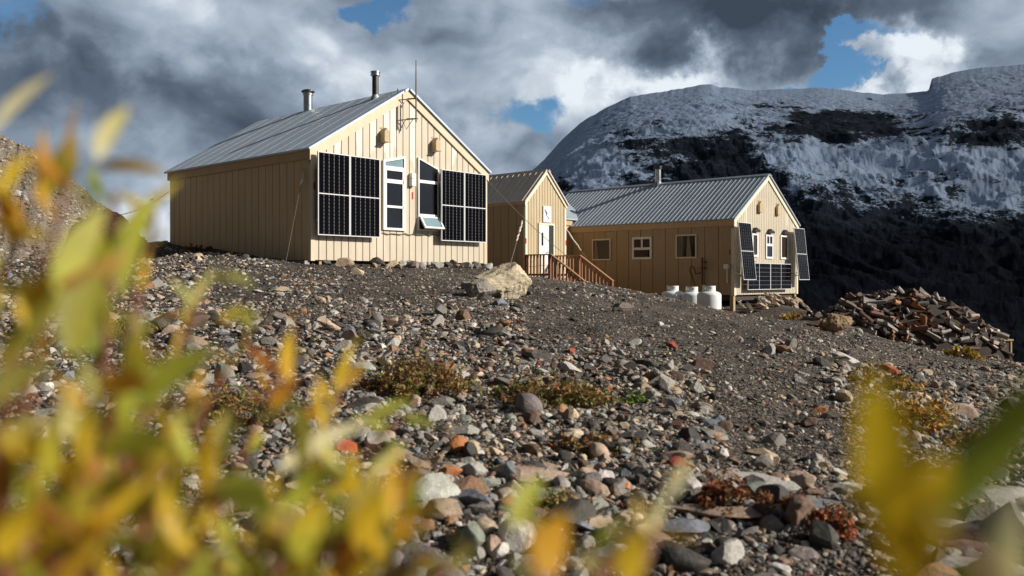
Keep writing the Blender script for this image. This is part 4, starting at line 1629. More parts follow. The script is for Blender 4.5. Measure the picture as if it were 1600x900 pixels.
# slabs of bedrock
SLABS = [
    (832, 742, 125, .55, .16, 'pinkish tan', 'flat pink-grey slab with rounded edge on the near slope', .15),
    (1175, 752, 120, .50, .17, 'pale grey', 'long pale flat slab behind the red dwarf willow', -.2),
    (1090, 768, 80, .5, .16, 'grey', 'grey flat slab leaning against the long pale slab', .1),
    (1270, 790, 120, .4, .12, 'blue-grey', 'low bluish slab in front of the red dwarf willow', -.3),
    (1120, 800, 170, .25, .09, 'pinkish tan', 'narrow pinkish rock ledge above the bottom gravel', -.25),
    (1545, 775, 190, .6, .16, 'pale grey', 'large grey bedrock slab behind the cream leaf', .1),
    (1500, 825, 110, .6, .2, 'pale grey', 'second grey bedrock slab below the largest one', .2),
    (1520, 858, 80, .6, .34, 'brown', 'red-brown rock at the foot of the bedrock slabs', 0),
    (1500, 885, 90, .6, .25, 'pale grey', 'pale bedrock piece at the bottom by the amber leaves', .3),
    (1290, 445 + 66, 50, .7, .4, 'brown', 'brown stone at the near end of the firewood pile', .3),
]
for px, py, wpx, wy, hz_, colr, lab, rz in SLABS:
    q = hit(px, py)
    s = wpx / F * q.y * 1.22
    me = SH['flat'][random.randrange(6)]
    o = bpy.data.objects.new('rock_slab', me)
    COL.objects.link(o)
    o.scale = (s / 2, s / 2 * wy * 1.5, s / 2 * hz_ * 2.6)
    o.rotation_euler = (random.uniform(-.05, .12), random.uniform(-.08, .08), rz)
    o.location = (q.x, q.y, q.z + s * hz_ * .08)
    o.color = (*PAL[colr], 1)
    tag(o, lab, 'rock slab')


# the two boulders by the entry
def boulder(px, py, wpx, hpx, seed, label, col, rz, depth=.7):
    q = hit(px, py)
    V, Fc = rock_proto(6, 14, seed, (1, .8, .7), .16)
    q2 = (fbm(V[:, 0] * 4 + seed, V[:, 1] * 4, 5) + fbm(V[:, 1] * 4, V[:, 2] * 4 + 5, 5) + fbm(V[:, 2] * 4 + 2, V[:, 0] * 4, 5)) / 3 - .5
    q3 = (fbm(V[:, 0] * 16, V[:, 2] * 16, 3) + fbm(V[:, 1] * 16, V[:, 2] * 16, 3)) / 2 - .5
    V = V * (1 + .34 * q2 + .07 * q3)[:, None]
    wd, ht = wpx / F * q.y, hpx / F * q.y
    ext = (V.max(0) - V.min(0))
    V = (V - (V.max(0) + V.min(0)) / 2) / ext
    V = V * np.array([wd, wd * depth, ht * 1.15])
    me = np_mesh('boulder', V, Fc, True)
    me.set_sharp_from_angle(angle=math.radians(24))
    o = link('boulder', me, None, M['rock'])
    o.location = (q.x, q.y + .2, q.z + ht * .46)
    o.rotation_euler = (0, 0, rz)
    o.color = (*col, 1)
    tag(o, label, 'boulder')


boulder(788, 467, 94, 56, 203, 'big cream boulder in front of the entry hut stairs', (0.56, 0.47, 0.33), .2)
boulder(752, 470, 62, 34, 207, 'grey boulder leaning on the big cream boulder', (0.26, 0.235, 0.20), .5)
boulder(972, 491, 46, 17, 216, 'dark brownish boulder on the gravel below the wooden stairs', (0.15, 0.125, 0.105), .4)
boulder(1310, 521, 56, 30, 214, 'rust-streaked boulder at the near end of the firewood pile', (0.30, 0.20, 0.11), .2)


# scattered stones: the largest as things, the rest as gravel
cand = []
while len(cand) < 6500:
    D = math.sqrt(random.uniform(2.3 ** 2, 21 ** 2)) if random.random() < .5 else random.uniform(2.3, 10)
    px = random.uniform(-120, 1720)
    x = (px - CX) / F * D
    cand.append((px, x, D))
cx_ = np.array([c[1] for c in cand]); cy_ = np.array([c[2] for c in cand])
cz_ = zg(cx_, cy_)
mids = []
for (px, x, D), z in zip(cand, cz_):
    py = HY - F * z / D
    zz = zone(px, py, D)
    if random.random() > zz or inside_hut(x, D):
        continue
    size = min(.34, .060 * math.exp(random.gauss(0, .58)) * (1.25 if D > 9 else 1.0) * (.7 + .5 * zz))
    mids.append((size * F / D, px, py, x, D, z, size))
mids.sort(reverse=True)
N_THINGS = 255
for wpx, px, py, x, D, z, size in mids[:N_THINGS]:
    colr = PN[int(rng.choice(len(PN), p=PW))]
    stone((x, D, z), size, colr, random.choices(['angular', 'rounded', 'flat'], [.55, .15, .30])[0])
# stones banked against the big hut's gable foot
for i in range(34):
    t = random.random()
    q = LA.w(t * (LA.W + .3) + .1, -.12 - random.random() * .55, 0)
    z = zg1(q.x, q.y)
    stone((q.x, q.y, z), random.uniform(.18, .44), random.choice(['pale grey', 'grey', 'tan', 'grey', 'pinkish tan', 'dark grey', 'pale grey']), random.choice(['angular', 'rounded']), sink=.22,
          tilt=.7)
    COL.objects[-1]['label'] = COL.objects[-1]['label'].rsplit(' stone', 1)[0] + ' stone banked along the foot of the big hut gable'
# tilted pale slabs under hut B's gable
for i in range(64):
    t = random.random()
    q = LB.w(t * LB.W * 1.05 - .1, -.15 - random.random() * 1.0, 0)
    z = zg1(q.x, q.y)
    c = random.choice(['tan', 'tan', 'pale grey', 'pinkish tan'])
    lo = random.uniform(.3, .55)
    o = stone((q.x, q.y, z + random.uniform(0.02, .34)), lo, c, 'flat', f'{"long" if lo > .42 else "short"} {c} slab heaped under the long hut gable', sc=(1, .6, 1.3), sink=.3,
              rot=(random.uniform(-.4, .4), random.uniform(.2, .8), random.uniform(-.9, .6)), grp='pale slabs heaped under the long hut', name='stone_slab')


def scatter_gravel():
    protos_hi = [rock_proto(2, 8, 300 + i, (1, .8, .6 if i % 3 else .35), 0) for i in range(10)]
    protos_lo = [rock_proto(1, 4, 340 + i, (1, .8, .6 if i % 3 else .35), 0) for i in range(10)]
    rows = []   # x,y,z,size,lod

    def zone_np(px, py):
        return np.array([zone(a, b, 0) for a, b in zip(px, py)])
    for d0, d1, dens, mu, lod in ((1.6, 6.5, 1300, .013, 1), (6.5, 11, 350, .019, 1), (1.6, 4.5, 620, .027, 0), (4.5, 8, 400, .032, 0), (8, 14, 190, .040, 1), (14, 23, 85, .050, 1), (23, 34, 22, .065, 1)):
        n = int(.625 * 1.31 * (d1 * d1 - d0 * d0) * dens)
        D = np.sqrt(rng.uniform(d0 * d0, d1 * d1, n))
        px = rng.uniform(-220, 1880, n)
        x = (px - CX) / F * D
        z = zg(x, D)
        py = HY - F * z / D
        zz = zone_np(px, py)
        keep = rng.random(n) < np.clip(zz + .28, 0, 1)
        size = np.minimum(.16, mu * np.exp(rng.normal(0, .45, n)) * (.65 + .5 * np.clip(zz, 0, 1)))
        for a in np.nonzero(keep)[0]:
            rows.append((x[a], D[a], z[a], size[a], lod))
    for wpx, px, py, x, D, z, size in mids[N_THINGS:]:
        rows.append((x, D, z, size, 0))
    R = np.array([r for r in rows if not inside_hut(r[0], r[1])])
    out_v, out_f, out_c = [], [], []
    off = 0
    n = len(R)
    lodm = R[:, 4].astype(int)
    which = rng.integers(0, 10, n)
    ang = rng.uniform(0, 2 * np.pi, n)
    tilt = np.clip(rng.normal(0, .28, (n, 2)), -.42, .42)
    ci = rng.choice(len(PN), size=n, p=PW)
    pal = np.array([PAL[k] for k in PN])
    cols = pal[ci] * rng.uniform(.7, 1.3, (n, 1))
    sca = R[:, 3:4] / 2 * rng.uniform(.8, 1.2, (n, 3))
    for lod, protos in ((0, protos_hi), (1, protos_lo)):
        for k in range(10):
            sel = np.nonzero((lodm == lod) & (which == k))[0]
            if len(sel) == 0:
                continue
            V, Fc = protos[k]
            P3 = V[None] * sca[sel][:, None, :]
            ca, sa = np.cos(ang[sel])[:, None], np.sin(ang[sel])[:, None]
            x, y, z = P3[..., 0], P3[..., 1], P3[..., 2]
            x, y = x * ca - y * sa, x * sa + y * ca
            z = z + x * tilt[sel, 0][:, None] + y * tilt[sel, 1][:, None]
            lift = (R[sel, 3] * .07)[:, None]
            Q = np.stack([x + R[sel, 0][:, None], y + R[sel, 1][:, None], z + R[sel, 2][:, None] + lift], -1)
            nv = len(V)
            out_v.append(Q.reshape(-1, 3))
            out_f.append((Fc[None] + (np.arange(len(sel)) * nv)[:, None, None] + off).reshape(-1, 3))
            out_c.append(np.repeat(cols[sel], nv, axis=0))
            off += nv * len(sel)
    me = np_mesh('gravel', np.concatenate(out_v), np.concatenate(out_f), False, np.concatenate(out_c))
    tag(link('gravel', me, None, M['gravel']), 'loose grey and rusty gravel covering the slope', 'gravel', kind='stuff')
    # rubble on the scree hill
    S, T_ = hill_x.shape
    n = 30000
    a = rng.integers(0, S - 1, n); b = rng.integers(24, T_ - 1, n)
    fx, fy = rng.random(n), rng.random(n)

    def lerp(G):
        return (G[a, b] * (1 - fx) + G[a + 1, b] * fx) * (1 - fy) + (G[a, b + 1] * (1 - fx) + G[a + 1, b + 1] * fx) * fy
    hx, hy, hz = lerp(hill_x), lerp(hill_y), lerp(hill_z)
    vis = (hx > -.78 * hy)
    hx, hy, hz = hx[vis], hy[vis], hz[vis]
    n = len(hx)
    sz = .062 * np.exp(rng.normal(0, .55, n))
    V, Fc = protos_lo[1]
    ang = rng.uniform(0, 6.28, n)[:, None]
    P3 = V[None] * (sz[:, None] / 2 * rng.uniform(.7, 1.3, (n, 3)))[:, None, :]
    x, y, z = P3[..., 0], P3[..., 1], P3[..., 2]
    x, y = x * np.cos(ang) - y * np.sin(ang), x * np.sin(ang) + y * np.cos(ang)
    Q = np.stack([x + hx[:, None], y + hy[:, None], z + hz[:, None]], -1).reshape(-1, 3)
    Ff = (Fc[None] + (np.arange(n) * len(V))[:, None, None]).reshape(-1, 3)
    cw = PW * np.array([.3, 1, 1.8, 2.4, 1.5, 1.2, .5, .5, 1.5, 1, .5]); cw /= cw.sum()
    cc = pal[rng.choice(len(PN), size=n, p=cw)] * rng.uniform(.7, 1.3, (n, 1))
    me = np_mesh('scree', Q, Ff, False, np.repeat(cc, len(V), axis=0))
    tag(link('scree', me, None, M['gravel']), 'loose pale scree covering the hill', 'scree', kind='stuff')


scatter_gravel()


# ------------------------------------------------------------------ firewood pile
def wood_mat():
    m, nt, b = material('split_firewood')
    oi = nt.new('ShaderNodeObjectInfo')
    pos = nt.new('ShaderNodeTexCoord').outputs['Object']
    n1 = nt.noise(nt.vmath('MULTIPLY', pos, (1.5, 18, 18)), 2.0, 5.0, 0.65)
    k = nt.math('MULTIPLY_ADD', nt.math('SUBTRACT', n1, 0.5), 1.3, 1.0)
    cc = nt.new('ShaderNodeCombineColor')
    for i in range(3):
        nt.l.new(k, cc.inputs[i])
    nt.l.new(nt.mix(1.0, oi.outputs['Color'], cc.outputs[0], 'MULTIPLY'), b.inputs['Base Color'])
    b.inputs['Roughness'].default_value = 0.8
    nt.l.new(nt.bump(n1, 0.5, 0.01), b.inputs['Normal'])
    return m


M['firewood'] = wood_mat()


def pile_h(px):
    """pile outline: (base_py, top_py) at depth ~26"""
    xs = [1255, 1285, 1310, 1345, 1380, 1425, 1460, 1500, 1530, 1565, 1600]
    tops = [500, 487, 474, 462, 456, 453, 462, 478, 500, 520, 545]
    return np.interp(px, xs, tops)


def build_woodpile():
    D0 = 26.0
    # core of bark and litter
    n, m_ = 60, 30
    V, Fc = [], []
    for i in range(n + 1):
        px = 1258 + (1543 - 1258) * i / n
        xw = (px - CX) / F * D0
        for j in range(m_ + 1):
            t = -1 + 2 * j / m_
            y = D0 + t * 1.6
            base = float(zg(np.array([xw]), np.array([y]), False)[0]) - .1
            top = (HY - pile_h(px) - 4) / F * D0
            h = max(0, top - base) * max(0, 1 - t * t) ** .85
            V.append((xw, y, base + h - .05))
    for i in range(n):
        for j in range(m_):
            a = i * (m_ + 1) + j
            Fc.append((a, a + m_ + 1, a + m_ + 2, a + 1))
    V = np.array(V)
    me = np_mesh('wood_litter', V, np.array(Fc), True)
    tag(link('wood_litter', me, None, paint('dark_bark', (0.035, 0.024, 0.018), 0.9, grime=.6, streak=False)), 'dark bark litter filling the firewood pile', 'bark litter', kind='stuff')
    grid = V.reshape(n + 1, m_ + 1, 3)
    protos = []
    for k in range(8):
        r = random.Random(k + 5)
        mb = MB()
        kind = k % 4
        if kind == 0:
            sec = [(-.06, -.05), (.07, -.045), (.02, .07)]
        elif kind == 1:
            sec = [(-.08, -.02), (.08, -.025), (.075, .022), (-.07, .03)]
        elif kind == 2:
            sec = [(.07 * math.cos(a), .065 * math.sin(a)) for a in np.linspace(0, 6.283, 9)[:-1]]
        else:
            sec = [(-.07, -.04), (.06, -.055), (.075, .03), (.0, .065), (-.05, .04)]
        ln = r.uniform(.17, .26)
        ns = len(sec)
        vs = []
        for s in (-1, -.3, .4, 1):
            kk = r.uniform(.88, 1.1)
            ox, oy = r.uniform(-.008, .008), r.uniform(-.008, .008)
            vs += [(s * ln, y * kk + ox, z * kk + oy) for y, z in sec]
        fs = [tuple(range(ns)), tuple(range(4 * ns - 1, 3 * ns - 1, -1))]
        for q in range(3):
            for i in range(ns):
                j = (i + 1) % ns
                fs.append((q * ns + i, q * ns + j, (q + 1) * ns + j, (q + 1) * ns + i))
        mb.add(vs, fs)
        me = mb.mesh('split_log')
        me.materials.append(M['firewood'])
        protos.append((me, ('wedge-split', 'flat-sawn', 'round', 'rough-split')[kind]))
    tones = {'brown': (0.135, 0.098, 0.08), 'reddish brown': (0.17, 0.085, 0.06), 'grey weathered': (0.25, 0.225, 0.21), 'pale': (0.45, 0.38, 0.31), 'dark': (0.055, 0.042, 0.036), 'orange-brown': (0.30, 0.145, 0.065)}
    nl = 298
    for k in range(nl):
        i = random.randint(1, n - 2)
        j = min(m_ - 2, max(1, int(random.uniform(0, m_ * .60))))
        p = grid[i, j]
        me, shape = random.choice(protos)
        o = bpy.data.objects.new('split_log', me)
        COL.objects.link(o)
        s = random.uniform(.55, 1.15)
        o.scale = (s * random.uniform(.7, 1.35), s, s)
        o.location = (p[0] + random.uniform(-.06, .06), p[1] + random.uniform(-.06, .06), p[2] + random.uniform(.0, .10))
        o.rotation_euler = (random.uniform(-3, 3), random.uniform(-.2, .75), random.uniform(-1.0, 1.3))
        px = CX + F * p[0] / p[1]
        if 1390 < px < 1445 and j < 12 and random.random() < .6:
            tone = random.choice(['orange-brown', 'reddish brown', 'orange-brown'])
        else:
            tone = random.choices(list(tones), [.34, .09, .24, .15, .16, .02])[0]
        c = np.array(tones[tone]) * random.uniform(.8, 1.25)
        o.color = (*c, 1)
        row = 'at the foot' if j < 6 else 'on the flank' if j < 13 else 'on the crest'
        where = 'near the rust-streaked boulder' if px < 1370 else 'in the middle' if px < 1470 else 'at the low end'
        tag(o, f'{tone} {shape} log {row} of the firewood pile {where}', 'firewood log', 'split logs in the firewood pile')


build_woodpile()


def crate(px, py, D, wd, dp, ht, rz, label):
    q = P(px, py, D)
    root = empty('wooden_crate', q, rz)
    tag(root, label, 'crate')
    b = MB(); b.box(-wd / 2 + .02, wd / 2 - .02, -dp / 2 + .02, dp / 2 - .02, 0, ht - .03); b.build('crate_body', M['crate_dark'], root)
    f = MB()
    for x in (-wd / 2, wd / 2 - .05):
        f.box(x, x + .05, -dp / 2 - .004, -dp / 2 + .03, 0, ht)
    f.box(-wd / 2 - .03, wd / 2 + .03, -dp / 2 - .03, dp / 2 + .03, ht + .001, ht + .045)
    f.build('crate_frame', M['post'], root)


M['crate_dark'] = paint('dark_crate_board', (0.06, 0.042, 0.034), 0.8, grime=.6)
crate(1432, 548, 24.9, .72, .5, .24, -.1, 'dark weathered wooden box at the front of the firewood pile')
crate(1541, 549, 26.0, .55, .5, .44, .15, 'dark crate with pale rim at the low end of the firewood pile')
crate(1566, 551, 25.6, .30, .4, .36, .3, 'small black crate beside the pale-rimmed crate at the pile end')
for (pa, qa, pb, qb, D, lab) in ((1486, 541, 1560, 551, 25.2, 'long grey plank lying on the ground below the pale-rimmed crate'),
                                 (1483, 540, 1520, 541, 25.0, 'short board above the small yellow heath clump'),
                                 (1462, 531, 1500, 536, 25.3, 'grey plank sticking from the foot of the firewood pile')):
    m = MB(); m.beam(P(pa, qa, D), P(pb, qb, D), .16, .07)
    tag(m.build('plank', M['post'], None), lab, 'plank')


# ------------------------------------------------------------------ low heath clumps and the willow leaves
def leaf_material(name, trans=0.35, rough=0.45):
    m, nt, b = material(name)
    a = nt.new('ShaderNodeAttribute', attribute_name='tint')
    pos = nt.new('ShaderNodeNewGeometry').outputs['Position']
    n = nt.noise(pos, 90.0, 4.0, 0.6)
    k = nt.math('MULTIPLY_ADD', nt.math('SUBTRACT', n, 0.5), 0.7, 1.0)
    cc = nt.new('ShaderNodeCombineColor')
    for i in range(3):
        nt.l.new(k, cc.inputs[i])
    c = nt.mix(1.0, a.outputs['Color'], cc.outputs[0], 'MULTIPLY')
    nt.l.new(c, b.inputs['Base Color'])
    b.inputs['Roughness'].default_value = rough
    b.inputs['Specular IOR Level'].default_value = 0.35
    tr = nt.new('ShaderNodeBsdfTranslucent')
    nt.l.new(c, tr.inputs[0])
    mx = nt.new('ShaderNodeMixShader')
    mx.inputs[0].default_value = trans
    nt.l.new(b.outputs[0], mx.inputs[1])
    nt.l.new(tr.outputs[0], mx.inputs[2])
    nt.l.new(mx.outputs[0], nt.n['Material Output'].inputs[0])
    return m


M['leaf'] = leaf_material('willow_leaf', .48)
M['heath'] = leaf_material('heath_leaf', .25, .6)
M['stem'] = paint('red_brown_stem', (0.20, 0.075, 0.04), 0.6, grime=.4)


def tint_mesh(name, V, Fl, cols, smooth=True):
    me = bpy.data.meshes.new(name)
    me.from_pydata([tuple(v) for v in V], [], Fl)
    at = me.attributes.new('tint', 'FLOAT_COLOR', 'POINT')
    c4 = np.ones((len(V), 4), dtype=np.float32)
    c4[:, :3] = np.array(cols)
    at.data.foreach_set('color', c4.ravel())
    if smooth:
        me.polygons.foreach_set('use_smooth', [True] * len(me.polygons))
    return me


def heath(px, py, wpx, hpx, pal, n, label, leafpx=5.0, name='dwarf_shrub', cat='dwarf shrub', D=None):
    q = hit(px, py) if D is None else P(px, py, D)
    s = q.y / F
    a, h = wpx / 2 * s, hpx * s
    dep = max(a * .55, h * .8)
    root = empty(name, q)
    tag(root, label, cat)
    V, Fl, Cc = [], [], []
    sm = MB()
    nst = max(12, n // 22)
    tips = []
    for i in range(nst):
        t = random.uniform(0, 6.28)
        r = math.sqrt(random.random())
        bx_, by_ = math.cos(t) * r * a, math.sin(t) * r * dep
        zb_ = zg1(q.x + bx_, q.y + by_) - q.z
        hh2 = h * (1 - .75 * r * r) * random.uniform(.45, 1.1)
        tip = (bx_ * 1.12 + random.uniform(-.3, .3) * h, by_ * 1.1 + random.uniform(-.3, .3) * h, zb_ + hh2)
        sm.tube([(0, 0, -.03), (bx_ * .8, by_ * .8, zb_ + .1 * h), ((bx_ + tip[0]) / 2, (by_ + tip[1]) / 2, zb_ + hh2 * .6), tip], [.4 * s, .35 * s, .3 * s, .2 * s], 4)
        tips.append(((bx_, by_, zb_), tip, random.random()))
    for i in range(n):
        b0, t0, hue = random.choice(tips)
        k = random.uniform(.15, 1.05)
        c = Vector(b0).lerp(Vector(t0), k) + Vector((random.gauss(0, 1), random.gauss(0, 1), random.gauss(0, .6))) * h * .10
        ls = leafpx * s * random.uniform(.6, 1.3)
        d = Vector((random.gauss(0, 1), random.gauss(0, 1), random.uniform(.0, 1.4))).normalized()
        sd = d.cross(Vector((random.gauss(0, 1), random.gauss(0, 1), random.gauss(0, 1)))).normalized()
        o = len(V)
        V += [c - d * ls, c + sd * ls * .42, c + d * ls, c - sd * ls * .42]
        Fl.append((o, o + 1, o + 2, o + 3))
        ka = pal[min(len(pal) - 1, int(min(.999, max(0, hue + random.gauss(0, .18))) * len(pal)))]
        f = random.uniform(1.1, 2.8)
        Cc += [tuple(x * f for x in ka)] * 4
    link('foliage', tint_mesh('foliage', V, Fl, Cc, False), root, M['heath'])
    sm.build('stem', M['stem'], root)


RUST = [(0.12, 0.038, 0.018), (0.16, 0.065, 0.022), (0.10, 0.05, 0.025), (0.07, 0.045, 0.02)]
HEATH = [(0.13, 0.055, 0.02), (0.17, 0.095, 0.03), (0.12, 0.10, 0.03), (0.08, 0.085, 0.025)]
GREEN = [(0.12, 0.075, 0.025), (0.10, 0.10, 0.025), (0.06, 0.085, 0.02)]
LIME = [(0.13, 0.17, 0.03), (0.09, 0.13, 0.03)]
YEL = [(0.30, 0.20, 0.03), (0.22, 0.17, 0.035), (0.18, 0.10, 0.03)]
heath(650, 612, 165, 62, HEATH, 2600, 'brown and russet heath clump on the slope below the big hut', 4.5)
heath(865, 634, 180, 52, HEATH[:3] + GREEN, 2500, 'dark green and rust heath clump in the middle of the slope', 4.5)
heath(992, 630, 40, 16, LIME, 350, 'small bright green tuft beside the dark green heath', 4)
heath(1135, 790, 90, 46, RUST, 700, 'orange-red dwarf willow between the pale slab and pink ledge', 7)
heath(1215, 806, 85, 42, RUST, 600, 'red dwarf willow in front of the long pale slab', 7)
heath(1310, 832, 75, 46, [(0.17, 0.045, 0.018), (0.15, 0.065, 0.025), (0.08, 0.05, 0.02)], 420, 'sparse scarlet dwarf willow nearest the amber leaves', 7)
heath(1435, 668, 110, 62, [(0.24, 0.10, 0.02), (0.22, 0.15, 0.03), (0.14, 0.12, 0.03)], 1300, 'yellow and orange heath clump framed by the amber willow leaves', 5)
heath(1380, 600, 110, 30, HEATH + YEL, 800, 'olive heath patch uphill of the yellow and orange clump', 4)
heath(380, 660, 150, 60, HEATH, 1500, 'russet heath clump behind the willow leaves', 5)
heath(1508, 560, 52, 22, YEL, 420, 'small yellow heath clump in front of the firewood crates', 4)
heath(308, 392, 46, 10, RUST, 220, 'tiny orange tuft at the foot of the big hut long wall', 3.5)
heath(940, 700, 120, 22, HEATH, 500, 'thin brown heath on the dark middle slope', 4)
heath(870, 800, 110, 34, [(0.13, 0.12, 0.03), (0.16, 0.10, 0.03)], 700, 'mossy olive clump below the pink flat slab', 5)
heath(1540, 700, 120, 40, [(0.12, 0.10, 0.03), (0.16, 0.08, 0.03)], 700, 'olive brown heath at the far edge above the bedrock slabs', 5)
heath(880, 700, 80, 16, RUST, 260, 'low red-brown tuft above the pink flat slab', 4.5)
heath(180, 520, 160, 34, HEATH, 900, 'russet heath on the slope under the scree hill', 4.5)
heath(1000, 800, 60, 16, RUST, 200, 'low red tuft downhill of the bright orange block', 5)
heath(1240, 500, 60, 10, YEL, 200, 'thin yellow grass tuft under the long hut corner', 4)


class Foliage:
    def __init__(self):
        self.V, self.F, self.C = [], [], []

    def leaf(self, b, t, wd, c0, c1, roll=0.0, bend=.12, fold=.25):
        b, t = Vector(b), Vector(t)
        d = t - b
        ln = d.length
        d.normalize()
        view = ((b + t) / 2).normalized()
        side = d.cross(view).normalized()
        nrm = side.cross(d).normalized()
        side, nrm = side * math.cos(roll) + nrm * math.sin(roll), nrm * math.cos(roll) - side * math.sin(roll)
        n = 9
        o = len(self.V)
        for i in range(n):
            k = i / (n - 1)
            w_ = wd / 2 * (max(.02, math.sin(math.pi * min(1, k ** .85)) ** .8) if 0 < k < 1 else .03)
            c = b + d * ln * k + nrm * ln * bend * math.sin(math.pi * k * .9) + side * ln * bend * .5 * math.sin(math.pi * k)
            cc = [c0[q] * (1 - k) + c1[q] * k for q in range(3)]
            for s in (-1, 0, 1):
                self.V.append(c + side * w_ * s + nrm * w_ * fold * abs(s))
                self.C.append([x * (1.12 if s == 0 else 1) for x in cc])
        for i in range(n - 1):
            for s in range(2):
                a = o + i * 3 + s
                self.F.append((a, a + 1, a + 4, a + 3))

    def build(self, parent):
        return link('foliage', tint_mesh('foliage', self.V, self.F, self.C), parent, M['leaf'])


LC = {
    'cream': (0.66, 0.60, 0.36), 'yellow': (0.62, 0.42, 0.03), 'lime': (0.40, 0.42, 0.05), 'olive': (0.24, 0.22, 0.03), 'orange': (0.60, 0.31, 0.02),
    'amber': (0.52, 0.36, 0.015), 'brown': (0.26, 0.15, 0.06), 'russet': (0.36, 0.13, 0.03), 'pale': (0.55, 0.50, 0.16), 'green': (0.20, 0.24, 0.02), 'pink': (0.50, 0.28, 0.20)}
WILLOW_PAL = ['yellow', 'lime', 'olive', 'orange', 'amber', 'pale', 'yellow', 'lime', 'russet', 'green', 'brown', 'cream']


def jit(c, a=.15):
    f = random.uniform(1 - a, 1 + a)
    return tuple(min(.9, x * f * 1.22) for x in LC[c])


def willow(name_label, stems, explicit, root_xy):
    rx, ry = root_xy
    rz = zg1(rx, ry)
    root = empty('willow_shrub', (rx, ry, rz))
    tag(root, name_label, 'willow shrub', None)
    fo = Foliage()
    off = Vector((rx, ry, rz))
    for (p0, p1, q1, D0, D1, cnt, lpx, pal) in stems:
        bot = P(p0, 960, D0)
        tip = P(p1, q1, D1)
        ground = Vector((rx + random.uniform(-.12, .12), ry + random.uniform(-.12, .12), 0))
        ground.z = zg1(ground.x, ground.y) - .03
        m = MB()
        mid1 = ground.lerp(bot, .55) + Vector((random.uniform(-.03, .03), 0, 0))
        arc = bot.lerp(tip, .5) + Vector((random.uniform(-.02, .02), random.uniform(-.02, .02), 0))
        pts = [ground - off, mid1 - off, bot - off, arc - off, tip - off]
        m.tube(pts, [.0045, .0040, .0034, .0026, .0012], 6)
        m.build('stem', M['stem'], root)
        cnt = int(cnt * 1.25)
        lpx = lpx * 1.02
        for k in range(cnt):
            f = (k + random.uniform(.2, .8)) / cnt
            if f < .5:
                c = bot.lerp(arc, f * 2)
            else:
                c = arc.lerp(tip, f * 2 - 1)
            D = c.y
            ang = random.gauss(0, .75) + (.55 if k % 2 else -.55)
            up = (tip - bot).normalized()
            ln = lpx / F * D * random.uniform(.5, 1.4)
            d = Vector((up.x * math.cos(ang) + up.z * math.sin(ang), random.uniform(-.45, .45), up.z * math.cos(ang) - up.x * math.sin(ang))).normalized()
            ca, cb = random.choice(pal), random.choice(pal)
            fo.leaf(c, c + d * ln, ln * random.uniform(.17, .33), jit(ca), tuple((a + b) / 2 for a, b in zip(jit(ca), jit(cb))), random.gauss(-.55, .55), random.uniform(-.15, .2))
    for (a0, b0, a1, b1, wpx, D0, D1, ca, cb, roll) in explicit:
        fo.leaf(P(a0, b0, D0), P(a1, b1, D1), wpx / F * (D0 + D1) / 2, jit(ca, .05), jit(cb, .05), -.45 - roll, .06)
    fo.V = [v - off for v in fo.V]
    return fo.build(root)


GN = ['lime', 'yellow', 'olive', 'pale', 'lime', 'amber', 'green']
AU = ['yellow', 'orange', 'amber', 'olive', 'russet', 'yellow', 'pale', 'orange', 'olive', 'lime', 'amber']
MX = ['yellow', 'lime', 'amber', 'olive', 'pale', 'orange', 'brown', 'green', 'russet', 'olive', 'orange']
willow('tall yellow and olive willow shrub filling the lower left foreground', [
    (-120, 62, 300, .50, .52, 15, 95, AU), (-60, 110, 275, .46, .47, 14, 85, AU), (10, 178, 300, .48, .50, 15, 105, GN), (40, 244, 330, .50, .52, 14, 90, GN),
    (-40, 85, 440, .42, .44, 15, 100, AU), (60, 190, 520, .42, .46, 14, 105, MX), (110, 330, 430, .56, .60, 13, 75, GN), (130, 300, 620, .48, .50, 13, 85, AU),
    (-90, 20, 560, .36, .38, 14, 115, MX), (20, 120, 700, .36, .38, 13, 110, AU), (150, 235, 740, .38, .40, 12, 100, MX), (-60, 30, 740, .34, .36, 12, 120, AU),
    (200, 400, 500, .60, .64, 14, 70, MX), (60, 80, 800, .36, .37, 11, 110, GN), (-30, -10, 820, .36, .36, 10, 110, MX), (190, 170, 830, .38, .38, 10, 100, AU), (90, 150, 640, .40, .42, 12, 95, MX)],
    [(-14, 208, 88, 116, 24, .45, .46, 'cream', 'cream', .2), (112, 262, 126, 158, 20, .50, .50, 'brown', 'brown', .6), (150, 250, 206, 165, 36, .45, .46, 'cream', 'pale', .1),
     (2, 305, 52, 240, 30, .45, .46, 'amber', 'yellow', .2), (62, 318, 90, 268, 22, .48, .48, 'yellow', 'lime', .1), (150, 262, 262, 272, 26, .5, .5, 'brown', 'yellow', .3),
     (95, 478, 168, 322, 62, .44, .45, 'lime', 'pale', .1), (188, 470, 246, 305, 44, .46, .47, 'olive', 'lime', .2), (60, 486, 92, 416, 34, .45, .45, 'orange', 'yellow', .0),
     (110, 560, 165, 420, 70, .40, .42, 'olive', 'olive', .2), (300, 476, 342, 418, 18, .55, .55, 'pale', 'pale', .1), (340, 500, 408, 492, 24, .55, .56, 'yellow', 'lime', .1),
     (210, 640, 345, 545, 60, .40, .42, 'green', 'olive', .3), (150, 610, 240, 600, 50, .40, .40, 'orange', 'russet', .2), (100, 660, 130, 590, 44, .42, .42, 'pink', 'pale', .2),
     (150, 700, 280, 700, 56, .38, .38, 'lime', 'lime', .1), (0, 720, 60, 650, 50, .36, .36, 'yellow', 'pale', .1), (0, 880, 60, 790, 60, .34, .34, 'yellow', 'amber', .1)],
    (-.16, .62))
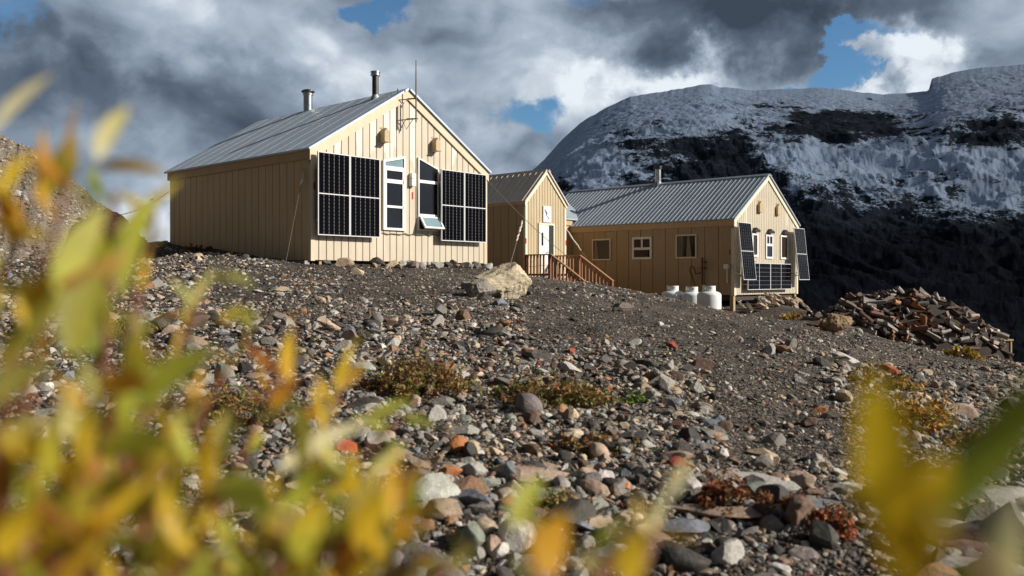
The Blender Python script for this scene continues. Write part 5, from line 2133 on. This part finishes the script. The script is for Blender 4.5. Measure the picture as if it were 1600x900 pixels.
willow('lower yellow-green willow shrub in front of the cobbles', [
    (250, 462, 520, .60, .64, 14, 62, MX), (330, 545, 575, .62, .66, 14, 62, AU), (370, 640, 640, .62, .68, 15, 66, GN), (250, 345, 740, .42, .44, 12, 95, MX), (340, 480, 700, .46, .50, 14, 85, MX),
    (430, 570, 745, .46, .50, 13, 85, GN), (500, 645, 815, .44, .46, 11, 85, MX), (380, 440, 800, .40, .42, 11, 100, GN), (560, 610, 830, .42, .44, 9, 90, AU), (420, 400, 860, .40, .41, 9, 100, GN), (500, 520, 850, .42, .42, 9, 90, MX), (330, 330, 850, .40, .40, 9, 95, MX), (600, 680, 860, .42, .43, 7, 85, GN), (290, 260, 800, .40, .42, 10, 100, AU)],
    [(452, 605, 456, 515, 26, .60, .60, 'orange', 'yellow', .1), (530, 612, 538, 562, 18, .62, .62, 'amber', 'yellow', .1), (560, 668, 648, 626, 24, .62, .64, 'olive', 'lime', .1),
     (430, 740, 585, 660, 34, .5, .54, 'cream', 'cream', .1), (350, 640, 340, 735, 30, .5, .5, 'pale', 'lime', .2), (425, 640, 470, 590, 30, .58, .58, 'orange', 'russet', .2),
     (480, 660, 500, 630, 20, .6, .6, 'orange', 'orange', 0), (330, 760, 430, 800, 70, .38, .38, 'lime', 'lime', .1), (470, 880, 500, 780, 60, .40, .40, 'lime', 'yellow', .1),
     (560, 860, 600, 770, 54, .42, .42, 'yellow', 'amber', .1), (220, 720, 235, 800, 40, .4, .4, 'pale', 'lime', .1)],
    (-.02, .72))
willow('small orange and cream willow sprig at the bottom centre', [
    (850, 872, 830, .40, .42, 6, 70, AU), (985, 1040, 775, .42, .44, 7, 62, ['cream', 'yellow', 'olive', 'pale']), (930, 990, 830, .40, .41, 6, 70, MX), (800, 820, 850, .42, .42, 4, 60, MX), (700, 730, 850, .42, .42, 4, 66, ['pale', 'lime', 'yellow'])],
    [(1012, 860, 1046, 772, 24, .42, .43, 'pale', 'cream', .1), (930, 858, 985, 808, 26, .42, .42, 'green', 'lime', .1), (850, 905, 885, 800, 70, .36, .37, 'orange', 'orange', .1), (1005, 838, 1100, 850, 22, .42, .42, 'amber', 'brown', .3),
     (985, 920, 1000, 830, 60, .36, .36, 'yellow', 'amber', .1), (800, 830, 850, 745, 50, .40, .42, 'olive', 'lime', .2), (920, 900, 930, 860, 40, .4, .4, 'pale', 'cream', 0)],
    (.06, .52))
willow('two large amber and dark green willow leaves at the right edge', [
    (1450, 1452, 800, .21, .21, 1, 60, ['amber'])],
    [(1428, 925, 1362, 575, 105, .205, .215, 'amber', 'amber', -.6), (1440, 830, 1655, 545, 96, .205, .235, 'green', 'green', -1.0), (1415, 940, 1480, 700, 70, .21, .21, 'amber', 'amber', -.6),
     (1580, 960, 1590, 765, 70, .25, .25, 'pale', 'cream', .1), (1500, 960, 1570, 860, 60, .26, .26, 'lime', 'green', .2)],
    (.10, .36))
